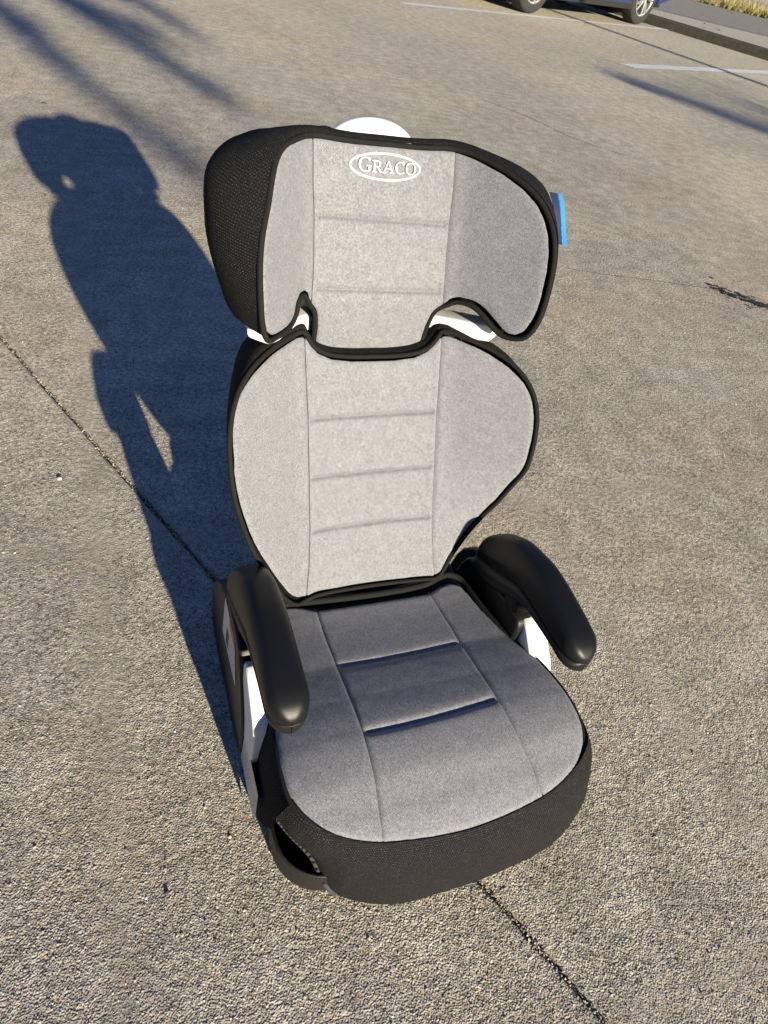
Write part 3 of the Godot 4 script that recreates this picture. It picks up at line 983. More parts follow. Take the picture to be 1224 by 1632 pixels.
	lathe(hd, prof, 40, Transform3D(Basis(Vector3(0.058, 0, 0), Vector3(0, 0.036, 0.0), Vector3(0, 0, 0.023)), Vector3(-0.004, 0.6665, -0.343)))
	if _inward(hd, Vector3(-0.004, 0.6665, -0.343)): hd.flip()
	obj("grip", hd.mesh(), M.white_plastic, hsh)
	var cr := MB.new()
	for s in [-1.0, 1.0]:
		var path := smooth_line([Vector3(0.050 * s, 0.474, -0.300), Vector3(0.090 * s, 0.481, -0.273), Vector3(0.122 * s, 0.488, -0.246), Vector3(0.145 * s, 0.494, -0.222), Vector3(0.157 * s, 0.499, -0.208)], 5)
		rows = []
		for i in path.size():
			var t := (path[mini(i + 1, path.size() - 1)] - path[maxi(i - 1, 0)]).normalized()
			var side := t.cross(Vector3.UP).normalized()
			var row := PackedVector3Array()
			for k in 16:
				var a := TAU * k / 16.0
				var e := 0.36
				row.append(path[i] + side * (0.016 * signf(cos(a)) * pow(absf(cos(a)), e)) + Vector3.UP * (0.0125 * signf(sin(a)) * pow(absf(sin(a)), e)))
			rows.append(row)
		var o := MB.new()
		o.grid(rows, true)
		o.fan(rows[rows.size() - 1], path[path.size() - 1])
		o.fan(rows[0], path[0], true)
		if _inward(o, path[10]): o.flip()
		cr.append_mesh(o, Transform3D.IDENTITY)
	rbox(cr, Vector3(0.20, 0.15, 0.02), 0.006, Transform3D(Basis(Vector3(1, 0, 0), -0.38), Vector3(0, 0.515, -0.300)))
	rbox(cr, Vector3(0.072, 0.046, 0.010), 0.003, Transform3D(Basis(Vector3(1, 0, 0), -0.3), Vector3(0.114, 0.512, -0.306)))  # plate added out of view, stops sun shining through the right notch
	obj("cradle", cr.mesh(), M.white_plastic, hsh)
	# embroidered badge
	var bd := MB.new()
	var ring := PackedVector3Array()
	for i in 56:
		var a := TAU * i / 56.0
		ring.append(head_pt(Vector2(-0.001 + 0.0440 * cos(a), 0.6640 + 0.0128 * sin(a))) + HEAD_N * 0.0003)
	tube(bd, ring, 0.0015, 6, true)
	var badge := obj("badge", bd.mesh(), M.thread, hsh)
	var pf := MB.new()
	var pr4 := PackedVector3Array()
	for q in ring: pr4.append(q - HEAD_N * 0.0002 + (head_pt(Vector2(-0.001, 0.664)) - q) * 0.02)
	pf.fan(pr4, head_pt(Vector2(-0.001, 0.6640)) + HEAD_N * 0.0006)
	if (pf.v[pf.ix[2]] - pf.v[pf.ix[0]]).cross(pf.v[pf.ix[1]] - pf.v[pf.ix[0]]).dot(HEAD_N) < 0: pf.flip()
	obj("oval_patch", pf.mesh(), M.grey_cloth, badge)
	var f := SystemFont.new()
	f.font_names = PackedStringArray(["Droid Serif"])
	f.font_weight = 400
	var up := (Vector3(0, 0.64, zc_head(0.64)) - Vector3(0, 0.68, zc_head(0.68))).normalized() * -1.0
	var nn := Vector3.RIGHT.cross(up)
	var xpos := -0.0365
	for w in [["G", 0.0198], ["RACO", 0.0166]]:
		var tm := TextMesh.new()
		tm.font = f
		tm.text = w[0]
		tm.font_size = 48
		tm.pixel_size = w[1] / 48.0 * 1.05
		tm.depth = 0.0022
		tm.horizontal_alignment = HORIZONTAL_ALIGNMENT_LEFT
		tm.vertical_alignment = VERTICAL_ALIGNMENT_CENTER
		var wd := tm.get_aabb().size.x
		var fit := (0.0158 if w[0] == "G" else 0.0555) / maxf(wd, 0.001)
		var bx := Basis(Vector3.RIGHT * fit, up, nn)
		obj("lettering", tm, M.thread, badge, Transform3D(bx, head_pt(Vector2(0, 0.6638)) + Vector3(xpos, 0.0, 0) + nn * 0.0018 + up * (0.0006 if w[0] == "G" else -0.0004)))
		xpos += 0.0172
	# blue fabric tag folded on the rear edge (picture right)
	var tagn: Node
	for part in 2:
		var w0: float = [0.0, 0.0095][part]
		var w1: float = [0.0105, 0.0162][part]
		var tg := MB.new()
		var fr := []
		var bkr := []
		for i in 9:
			var u := i / 8.0
			var c := Vector3(0.1845, 0.6725 - 0.043 * u, -0.2255 + 0.043 * u)
			var row := PackedVector3Array()
			var row2 := PackedVector3Array()
			for k in 7:
				var w := lerpf(w0, w1, k / 6.0)
				var q := c + Vector3(w * 0.98, -0.10 * w, 0.25 * w) + Vector3(0, 0.7, 0.7) * (0.0016 * sin(u * 5.0 + w * 90.0) + 0.0012 * sin(PI * u)) + Vector3(0.0015 * sin(u * PI), 0, 0)
				row.append(q)
				row2.append(q + Vector3(0.0003, -0.0006, -0.0006))
			fr.append(row); bkr.append(row2)
		tg.grid(fr)
		var o := MB.new()
		o.grid(bkr)
		o.flip()
		tg.append_mesh(o, Transform3D.IDENTITY)
		if part == 0:
			tagn = obj("fabric_tag", tg.mesh(), M.navy_tag, hsh)
			tagn.set_meta("label", "small dark cloth tag with a bright blue edge")
		else:
			obj("blue_edge", tg.mesh(), M.blue_tag, tagn)

# ------------------------------------------------------------------ the lot and what stands round it
const KP := Vector3(8.716, 0, -10.865)      # a point at the foot of the kerb
const KV := Vector3(0.345, 0, 0.939)        # along the kerb
const KU := Vector3(0.939, 0, -0.345)       # away from the lot

func flat(poly: Array, y: float) -> MB:
	var b := MB.new()
	var p2 := PackedVector2Array()
	for q in poly: p2.append(Vector2(q.x, q.z) if q is Vector3 else q)
	var tr := Geometry2D.triangulate_polygon(p2)
	for q in p2: b.v.append(Vector3(q.x, y, q.y))
	for i in range(0, tr.size(), 3): b.tri(tr[i], tr[i + 1], tr[i + 2])
	for i in range(0, b.ix.size(), 3):
		var f := (b.v[b.ix[i + 2]] - b.v[b.ix[i]]).cross(b.v[b.ix[i + 1]] - b.v[b.ix[i]])
		if f.y < 0:
			var t := b.ix[i + 1]
			b.ix[i + 1] = b.ix[i + 2]
			b.ix[i + 2] = t
	return b

func spread(lo: float, hi: float, near: float, fine: float, extra := []) -> Array:
	# grid lines, fine within +-near, widening beyond
	var o := []
	var x := 0.0
	var s := fine
	while x < hi:
		o.append(x)
		if x > near: s *= 1.25
		x += s
	o.append(hi)
	x = -fine
	s = fine
	while x > lo:
		o.append(x)
		if -x > near: s *= 1.25
		x -= s
	o.append(lo)
	for e in extra: o.append(e)
	o.sort()
	return o

const JP := Vector3(-0.172, 0, -0.221)
const JV := Vector3(0.402, 0, 0.9156)
const JU := Vector3(0.9156, 0, -0.402)

func build_ground() -> void:
	var tone := FastNoiseLite.new()
	tone.seed = 9
	tone.frequency = 0.55
	tone.fractal_octaves = 4
	var wob := FastNoiseLite.new()
	wob.seed = 19
	wob.frequency = 22.0
	var A := spread(-40, 40, 3.2, 0.04)
	var B0 := spread(-40, 40, 3.2, 0.08)
	var B := []
	for b in B0:
		if absf(b) > 0.02: B.append(b)
	for b in [-0.013, -0.0075, -0.0035, -0.0018, 0.0, 0.0018, 0.0035, 0.0075, 0.013]: B.append(b)
	B.sort()
	var mb := MB.new()
	var rows := []
	for a in A:
		var row := PackedVector3Array()
		var wv := wob.get_noise_1d(a) * 0.0016
		var wide := 1.0 + 0.45 * wob.get_noise_1d(a * 0.6 + 50.0)
		for b in B:
			var y := 0.0
			var bb: float = b
			if absf(b) < 0.012:
				bb = b * wide + wv + wob.get_noise_2d(a * 4.0, b * 200.0) * 0.0008
				if absf(b) < 0.0017: y = -0.007
				elif absf(b) < 0.002: y = -0.0065
				elif absf(b) < 0.004: y = -0.0012
			row.append(JP + JV * a + JU * bb + Vector3(0, y, 0))
			var w: Vector3 = JP + JV * a + JU * b
			var t := tone.get_noise_2d(w.x * 0.7, w.z * 0.7)
			var t2 := tone.get_noise_2d(w.x * 3.0 + 40.0, w.z * 3.0)
			var t3 := tone.get_noise_2d(w.x * 0.16 + 9.0, w.z * 0.16)
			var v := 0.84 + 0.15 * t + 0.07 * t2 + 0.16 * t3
			v *= lerpf(0.86, 1.07, smoothstep(0.2, 4.6, -w.z + 0.8 * t + 0.6 * t2))   # grain shade painted in: darker near the camera, paler beyond
			var dirt := 1.0 - 0.55 * exp(-pow(b / 0.005, 2))
			var rust := smoothstep(0.16, 0.4, tone.get_noise_2d(w.x * 2.2 - 70.0, w.z * 2.2 + 13.0)) * 0.06
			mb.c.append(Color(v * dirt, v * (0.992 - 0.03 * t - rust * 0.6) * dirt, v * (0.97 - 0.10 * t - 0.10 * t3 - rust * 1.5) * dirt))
		rows.append(row)
	mb.grid(rows)
	var m := mb.mesh()
	# the sheet faces up
	if (m.surface_get_arrays(0)[Mesh.ARRAY_NORMAL] as PackedVector3Array)[5].y < 0:
		mb.flip()
		m = mb.mesh()
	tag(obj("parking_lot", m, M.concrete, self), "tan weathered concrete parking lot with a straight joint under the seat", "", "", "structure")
	var far := PlaneMesh.new()
	far.size = Vector2(900, 900)
	tag(obj("terrain", far, M.far_ground, self, Transform3D(Basis.IDENTITY, Vector3(0, -0.06, 0))), "dry flat ground beyond the lot", "", "", "structure")

	# kerb, pavement, road, verge
	var pr := PackedVector2Array([Vector2(0, -0.05), Vector2(0.012, 0.105), Vector2(0.022, 0.121), Vector2(0.038, 0.128), Vector2(0.165, 0.130), Vector2(0.165, -0.05)])
	var kb := MB.new()
	var krow := []
	var kn := FastNoiseLite.new()
	kn.seed = 31
	kn.frequency = 3.0
	for i in 121:
		var s := -40.0 + i * 80.0 / 120.0
		var row := PackedVector3Array()
		for q in pr:
			row.append(KP + KU * (q.x + kn.get_noise_2d(s, q.y * 9.0) * 0.006) + KV * s + Vector3(0, q.y, 0))
		krow.append(row)
	kb.grid(krow)
	var km := kb.mesh()
	if (km.surface_get_arrays(0)[Mesh.ARRAY_NORMAL] as PackedVector3Array)[3].y < 0:
		kb.flip()
		km = kb.mesh()
	tag(obj("kerb", km, M.kerb, self), "grey concrete kerb along the edge of the parking lot", "", "", "structure")
	var k0 := KP + KU * 0.163
	var R1 := Vector3(9.61, 0, -12.46)
	var RD := Vector3(0.877, 0, 0.480)
	var G1 := Vector3(14.92, 0, -18.0)
	var GD := Vector3(0.822, 0, 0.569)
	tag(obj("pavement", flat([k0 - KV * 40, k0 + KV * 40, k0 + KV * 40 + KU * 70, k0 - KV * 40 + KU * 70], 0.128).mesh(), M.sidewalk, self), "pale concrete pavement behind the kerb", "", "", "structure")
	tag(obj("road", flat([R1 - RD * 2.0, R1 + RD * 45, G1 + GD * 45, G1 - GD * 10.0], 0.1325).mesh(), M.asphalt, self), "grey asphalt road behind the pavement", "", "", "structure")
	tag(obj("verge", flat([G1 - GD * 14, G1 + GD * 45, G1 + GD * 45 + Vector3(8, 0, -12), G1 - GD * 14 + Vector3(8, 0, -12)], 0.137).mesh(), M.soil, self), "dry earth verge beyond the road", "", "", "structure")
	# crack across the pavement
	var ck := MB.new()
	var cpts := smooth_line([Vector3(9.20, 0.1285, -10.55), Vector3(9.45, 0.1285, -10.75), Vector3(9.70, 0.1285, -10.72), Vector3(9.95, 0.1285, -11.05), Vector3(10.05, 0.1285, -11.5), Vector3(10.25, 0.1285, -11.75)], 6)
	tube(ck, cpts, 0.014, 5, false, 0.12)
	tag(obj("crack", ck.mesh(), M.crack, self), "", "", "", "structure")

	# painted bay lines
	var lines := [[Vector3(3.05, 0, -8.19), Vector3(8.64, 0, -10.77), 0.12], [Vector3(4.86, 0, -6.40), Vector3(10.05, 0, -8.58), 0.17]]
	var desc := ["thin white bay line beside the parked car", "white bay line ending in a slanted tip, nearest the seat"]
	for i in 2:
		var a: Vector3 = lines[i][0]
		var b: Vector3 = lines[i][1]
		var d := (b - a).normalized()
		var s: Vector3 = Vector3(-d.z, 0, d.x) * lines[i][2] * 0.5
		var poly := []
		var n := 90
		var wn := FastNoiseLite.new()
		wn.seed = 60 + i
		wn.frequency = 2.2
		for k in n + 1:
			var t := float(k) / n
			if k > 0 or i == 0: poly.append(a.lerp(b, t) + s * (1.0 + 0.22 * wn.get_noise_1d(t * 60.0)))
		for k in range(n, -1, -1):
			var t := float(k) / n
			poly.append(a.lerp(b, t) - s * (1.0 + 0.22 * wn.get_noise_1d(t * 60.0 + 300.0)))
		tag(obj("bay_line", flat(poly, 0.004).mesh(), M.paint, self), desc[i], "", "", "structure")
	var knob := []
	for k in 16:
		var a := TAU * k / 16.0
		knob.append(Vector3(8.58, 0, -10.745) + Vector3(0.909, 0, -0.417) * cos(a) * (0.17 + 0.03 * sin(a * 5.0)) + Vector3(0.417, 0, 0.909) * sin(a) * (0.10 + 0.02 * cos(a * 3.0)))
	tag(obj("paint_spot", flat(knob, 0.0055).mesh(), M.paint, self), "pale paint blot at the kerb end of the bay line", "", "", "structure")
	var blot := []
	for k in 14:
		var a := TAU * k / 14.0
		blot.append(Vector3(-0.566 + cos(a) * (0.016 + 0.006 * sin(a * 3.0)), 0, -1.125 + sin(a) * (0.03 + 0.008 * cos(a * 4.0))))
	tag(obj("paint_spot", flat(blot, 0.003).mesh(), M.paint, self), "white paint spot at the left edge by the joint", "", "", "structure")

	# smear of black tar
	var tb := MB.new()
	var tn := FastNoiseLite.new()
	tn.seed = 3
	tn.frequency = 9.0
	rng.seed = 40
	for i in 260:
		var t := rng.randf()
		var c := Vector3(1.875, 0.0022, -1.405).lerp(Vector3(2.05, 0.0022, -1.205), t) + Vector3(rng.randfn() * 0.012, 0, rng.randfn() * 0.022) * (1.0 + (1.2 if rng.randf() < 0.25 else 0.0))
		var r := rng.randf_range(0.002, 0.0095)
		var fl := []
		for k in 7:
			var a := TAU * k / 7.0
			fl.append(c + Vector3(cos(a) * 0.8, 0, sin(a)) * r * rng.randf_range(0.6, 1.2))
		tb.append_mesh(flat(fl, 0.0022 + i * 0.000004), Transform3D.IDENTITY)
	tag(obj("tar_smear", tb.mesh(), M.tar, self), "black tar smear on the concrete right of the headrest", "", "", "stuff")
	# hairline cracks
	var hc := MB.new()
	for pts in [[Vector3(1.27, 0.001, -1.545), Vector3(1.42, 0.001, -1.50), Vector3(1.55, 0.001, -1.475), Vector3(1.70, 0.001, -1.44), Vector3(1.87, 0.001, -1.40)], [Vector3(2.1, 0.001, -4.1), Vector3(2.3, 0.001, -3.75), Vector3(2.42, 0.001, -3.35), Vector3(2.68, 0.001, -3.05)]]:
		tube(hc, smooth_line(pts, 8), 0.0012, 5, false, 0.5)
	tag(obj("hairline_crack", hc.mesh(), M.crack, self), "", "", "", "structure")

func build_grit() -> void:
	# loose sand and grit lying on the concrete close to the camera
	var chip := MB.new()
	rng.seed = 5
	var top := Vector3(0.1, 0.62, -0.05)
	var ring := PackedVector3Array()
	for k in 6:
		var a := TAU * k / 6.0
		ring.append(Vector3(cos(a), 0.12 * sin(k * 2.3), sin(a)) * (0.8 + 0.25 * sin(k * 1.7)))
	chip.fan(ring, top)
	chip.fan(ring, Vector3(0, -0.5, 0), true)
	if _inward(chip, Vector3.ZERO): chip.flip()
	var mm := MultiMesh.new()
	mm.transform_format = MultiMesh.TRANSFORM_3D
	mm.use_colors = true
	mm.mesh = chip.mesh(false)
	var pal := [Color(0.40, 0.34, 0.25), Color(0.46, 0.40, 0.31), Color(0.33, 0.29, 0.23), Color(0.52, 0.47, 0.38), Color(0.27, 0.25, 0.22), Color(0.36, 0.30, 0.21), Color(0.44, 0.36, 0.25)]
	var xs := []
	var cs := []
	var dens := FastNoiseLite.new()
	dens.seed = 77
	dens.frequency = 1.8
	var cam := Vector3(-0.325, 0, 0.511)
	while xs.size() < 120000:
		var d := rng.randf()
		var ang := rng.randf_range(-0.42, 1.30)
		var rad := 0.12 + 2.9 * pow(d, 0.75)
		var p := cam + Vector3(sin(ang) * rad, 0, -cos(ang) * rad + 0.28)
		if absf(p.x) < 0.18 and p.z > -0.15 and p.z < 0.24: continue
		if dens.get_noise_2d(p.x, p.z) < rng.randf_range(-0.9, 0.35): continue
		var s := rng.randf_range(0.0006, 0.0014)
		if rng.randf() < 0.035: s *= rng.randf_range(1.4, 2.1)
		var b := Basis.from_euler(Vector3(rng.randf_range(-0.5, 0.5), rng.randf() * TAU, rng.randf_range(-0.5, 0.5))) * Basis.from_scale(Vector3(s * rng.randf_range(0.8, 1.4), s * rng.randf_range(0.6, 1.0), s))
		xs.append(Transform3D(b, p + Vector3(0, s * 0.12, 0)))
		var c: Color = pal[rng.randi() % pal.size()]
		var u := rng.randf()
		if u < 0.03: c = Color(0.06, 0.05, 0.045)
		elif u < 0.045: c = Color(0.26, 0.11, 0.05)
		elif u < 0.07: c = Color(0.66, 0.63, 0.57)
		c = c * rng.randf_range(0.85, 1.15)
		cs.append(c)
	mm.instance_count = xs.size()
	for i in xs.size():
		mm.set_instance_transform(i, xs[i])
		mm.set_instance_color(i, cs[i])
	var o := MultiMeshInstance3D.new()
	o.name = "grit"
	o.multimesh = mm
	o.material_override = M.grit
	add_child(o)
	tag(o, "tan sand and grit loose on the concrete", "grit", "", "stuff")
	# grit packed in the joint
	var mj := MultiMesh.new()
	mj.transform_format = MultiMesh.TRANSFORM_3D
	mj.use_colors = true
	mj.mesh = mm.mesh
	mj.instance_count = 2600
	for i in mj.instance_count:
		var a := rng.randf_range(-1.6, 1.15)
		var clump := 0.5 + 0.5 * sin(a * 13.0) * sin(a * 41.0)
		var s := rng.randf_range(0.0008, 0.0022) * (0.7 + 0.6 * clump)
		var p := JP + JV * a + JU * rng.randfn() * 0.0022
		mj.set_instance_transform(i, Transform3D(Basis.from_euler(Vector3(rng.randf(), rng.randf() * TAU, rng.randf())) * Basis.from_scale(Vector3(s, s * 0.8, s * 1.2)), p + Vector3(0, -0.0035 + 0.003 * clump, 0)))
		var c: Color = pal[rng.randi() % pal.size()] * rng.randf_range(0.5, 1.35)
		if rng.randf() < 0.3: c = Color(0.04, 0.035, 0.03)
		mj.set_instance_color(i, c)
	var oj := MultiMeshInstance3D.new()
	oj.name = "joint_grit"
	oj.multimesh = mj
	oj.material_override = M.grit
	add_child(oj)
	tag(oj, "grit and dirt packed in the concrete joint", "grit", "", "stuff")
	# single pieces big enough to pick out
	var bits := [[Vector3(0.140, 0, 0.272), 0.0042, Color(0.012, 0.012, 0.014), "small black pebble in front of the seat, right of the joint"],
		[Vector3(0.171, 0, 0.272), 0.0024, Color(0.02, 0.018, 0.016), "tiny black pebble right of the larger black pebble"],
		[Vector3(-0.43, 0, -0.56), 0.004, Color(0.5, 0.45, 0.36), "small pale pebble on the open concrete left of the joint"],
		[Vector3(-0.322, 0, 0.201), 0.0022, Color(0.03, 0.025, 0.02), "dark brown crumb on the concrete left of the seat base"],
		[Vector3(-0.47, 0, -2.97), 0.010, Color(0.13, 0.06, 0.025), "brown leaf scrap by the branch shadow at upper left"]]
	for e in bits:
		var pb := MB.new()
		var pr2 := RandomNumberGenerator.new()
		pr2.seed = hash(e[3])
		var rows := []
		for i in 6:
			var row := PackedVector3Array()
			var ph := PI * i / 5.0
			for k in 9:
				var th := TAU * k / 9.0
				var q: Vector3 = Vector3(sin(ph) * cos(th) * 1.3, cos(ph) * 0.7, sin(ph) * sin(th)) * e[1]
				row.append(q * pr2.randf_range(0.78, 1.15) + Vector3(0, e[1] * 0.5, 0))
			rows.append(row)
		pb.grid(rows, true)
		if _inward(pb, Vector3(0, e[1] * 0.5, 0)): pb.flip()
		var o2 := obj("pebble" if not e[3].contains("leaf") else "leaf_scrap", pb.mesh(), sm(e[2], 0.8), self, Transform3D(Basis.from_scale(Vector3(1, 0.35 if e[3].contains("leaf") else 1.0, 1)), e[0]))
		tag(o2, e[3], "pebble" if not e[3].contains("leaf") else "leaf")

func build_car() -> void:
	var X := Vector3(0.9055, 0, -0.4243)
	var car := thing("parked_car", "dark blue car parked side-on by the kerb, only its sill and wheels in view", "car")
	car.transform = Transform3D(Basis(X, Vector3.UP, X.cross(Vector3.UP)), Vector3(6.71, 0, -10.06))
	var hw := 1.47
	var R := 0.362
	var arch := func(cx: float, y0: float, y1: float) -> Array:
		var o := []
		var ra := R + 0.05
		var a0 := PI + asin((y0 - R) / -ra) * -1.0
		a0 = PI - asin((y0 - R) / ra)
		var a1 := asin((y1 - R) / ra)
		for i in 15:
			var a := lerpf(a0, a1, i / 14.0)
			o.append(Vector2(cx + cos(a) * ra, R + sin(a) * ra))
		return o
	var pl := [Vector2(-2.42, 0.40), Vector2(-2.15, 0.27)]
	pl += arch.call(-hw, 0.25, 0.21)
	pl += arch.call(hw, 0.21, 0.27)
	pl += [Vector2(2.15, 0.30), Vector2(2.40, 0.42), Vector2(2.48, 0.56), Vector2(2.46, 0.74), Vector2(2.30, 0.85), Vector2(1.7, 0.95), Vector2(1.0, 1.0), Vector2(-1.9, 1.04), Vector2(-2.38, 1.02), Vector2(-2.48, 0.9), Vector2(-2.50, 0.6)]
	var b := MB.new()
	prism(b, PackedVector2Array(pl), -1.70, 0.03, 0.07)
	if _inward(b, Vector3(0, 0.6, -0.8)): b.flip()
	var body := obj("body", b.mesh(false), M.car_paint, car)
	var gh := MB.new()
	# cabin: lower rim wider than the roof
	var lo := [Vector3(1.05, 0.99, -0.04), Vector3(-2.05, 1.03, -0.04), Vector3(-2.05, 1.03, -1.63), Vector3(1.05, 0.99, -1.63)]
	var hi := [Vector3(0.22, 1.43, -0.26), Vector3(-1.35, 1.45, -0.26), Vector3(-1.35, 1.45, -1.41), Vector3(0.22, 1.43, -1.41)]
	gh.grid([PackedVector3Array(lo), PackedVector3Array(hi)], true)
	gh.fan(PackedVector3Array(hi), Vector3(-0.55, 1.47, -0.83))
	if _inward(gh, Vector3(-0.5, 1.2, -0.83)): gh.flip()
	obj("roof", gh.mesh(false), M.car_paint, car)
	for s in [0, 1]:
		for w in [[0.06, 0.46], [0.52, 0.93]]:
			var f := MB.new()
			var pick := func(u: float, v: float) -> Vector3:
				var l: Vector3 = lo[0].lerp(lo[1], u)
				var h: Vector3 = hi[0].lerp(hi[1], u)
				var q := l.lerp(h, v) + Vector3(0, 0, 0.012)
				if s == 1: q.z = -1.67 - q.z
				return q
			f.v = PackedVector3Array([pick.call(w[0], 0.1), pick.call(w[1], 0.1), pick.call(w[1], 0.88), pick.call(w[0], 0.88)])
			f.quad(0, 1, 2, 3)
			obj("window", f.mesh(), M.car_glass, car)
	var ws := MB.new()
	ws.v = PackedVector3Array([Vector3(1.02, 1.03, -0.16), Vector3(1.02, 1.03, -1.51), Vector3(0.28, 1.415, -1.36), Vector3(0.28, 1.415, -0.31)])
	for i in 4: ws.v[i] += Vector3(0.012, 0.014, 0)
	ws.quad(0, 1, 2, 3)
	obj("windscreen", ws.mesh(), M.car_glass, car)
	# trim: sill, door gaps, mirror, lamps, underbody
	var tr := MB.new()
	rbox(tr, Vector3(2.1, 0.07, 0.03), 0.01, Transform3D(Basis.IDENTITY, Vector3(0, 0.225, 0.018)))
	rbox(tr, Vector3(4.3, 0.12, 1.5), 0.03, Transform3D(Basis.IDENTITY, Vector3(0, 0.30, -0.83)))
	obj("sill", tr.mesh(), M.car_trim, car)
	for x in [1.0, -0.05, -1.1]:
		var dg := MB.new()
		rbox(dg, Vector3(0.010, 0.66, 0.008), 0.002, Transform3D(Basis.IDENTITY, Vector3(x, 0.64, 0.0305)))
		obj("door_gap", dg.mesh(), M.car_trim, body)
	var mi := MB.new()
	rbox(mi, Vector3(0.12, 0.13, 0.2), 0.04, Transform3D(Basis.IDENTITY, Vector3(0.75, 1.05, 0.10)))
	obj("wing_mirror", mi.mesh(), M.car_paint, car)
	for z in [-0.2, -1.47]:
		var h1 := MB.new()
		rbox(h1, Vector3(0.16, 0.13, 0.34), 0.04, Transform3D(Basis.IDENTITY, Vector3(2.40, 0.72, z)))
		obj("headlight", h1.mesh(), M.headlamp, car)
		var h2 := MB.new()
		rbox(h2, Vector3(0.10, 0.16, 0.30), 0.03, Transform3D(Basis.IDENTITY, Vector3(-2.45, 0.82, z)))
		obj("tail_light", h2.mesh(), M.lamp, car)
	for cx in [-hw, hw]:
		for near in [true, false]:
			var zz := 0.0 if near else -1.66
			var sgn := 1.0 if near else -1.0
			var bas := Basis(Vector3(1, 0, 0), PI / 2 * sgn)    # lathe axis y -> +-z
			var xf := Transform3D(bas, Vector3(cx, R, zz))
			var ty := MB.new()
			lathe(ty, [Vector2(0.245, -0.20), Vector2(0.33, -0.215), Vector2(0.352, -0.205), Vector2(0.361, -0.185), Vector2(R, -0.11), Vector2(0.361, -0.035), Vector2(0.352, -0.015), Vector2(0.33, -0.002), Vector2(0.29, 0.0), Vector2(0.252, -0.008), Vector2(0.245, -0.02)], 48, xf)
			var wh := obj("wheel", ty.mesh(), M.rubber, car)
			var rm := MB.new()
			lathe(rm, [Vector2(0.240, -0.20), Vector2(0.232, -0.10), Vector2(0.228, -0.03), Vector2(0.236, -0.008), Vector2(0.250, -0.004), Vector2(0.253, -0.012)], 40, xf)
			for k in 5:
				for t in [-0.13, 0.13]:
					var a := TAU * k / 5.0
					var dir := Vector3(cos(a), 0, sin(a))
					var d2 := Vector3(cos(a + t * 1.5), 0, sin(a + t * 1.5))
					var o := MB.new()
					tube(o, PackedVector3Array([dir * 0.045 + Vector3(0, -0.018, 0), d2 * 0.14 + Vector3(0, -0.010, 0), d2 * 0.236 + Vector3(0, -0.016, 0)]), PackedFloat32Array([0.026, 0.019, 0.017]), 8)
					rm.append_mesh(o, xf)
			lathe(rm, [Vector2(0.0, -0.006), Vector2(0.05, -0.008), Vector2(0.062, -0.02), Vector2(0.062, -0.06)], 24, xf)
			obj("rim", rm.mesh(), M.alloy, wh)
			var bk := MB.new()
			lathe(bk, [Vector2(0.0, -0.075), Vector2(0.17, -0.075), Vector2(0.17, -0.095), Vector2(0.225, -0.10), Vector2(0.238, -0.13)], 32, xf)
			obj("brake_disc", bk.mesh(), M.brake, wh)

func sunward(gx: float, gz: float, d: float) -> Vector3:
	# the point whose shadow falls on (gx, gz) when it stands d metres towards the sun
	var az := deg_to_rad(SUN_AZ)
	return Vector3(gx - sin(az) * d, d * tan(deg_to_rad(SUN_EL)), gz + cos(az) * d)

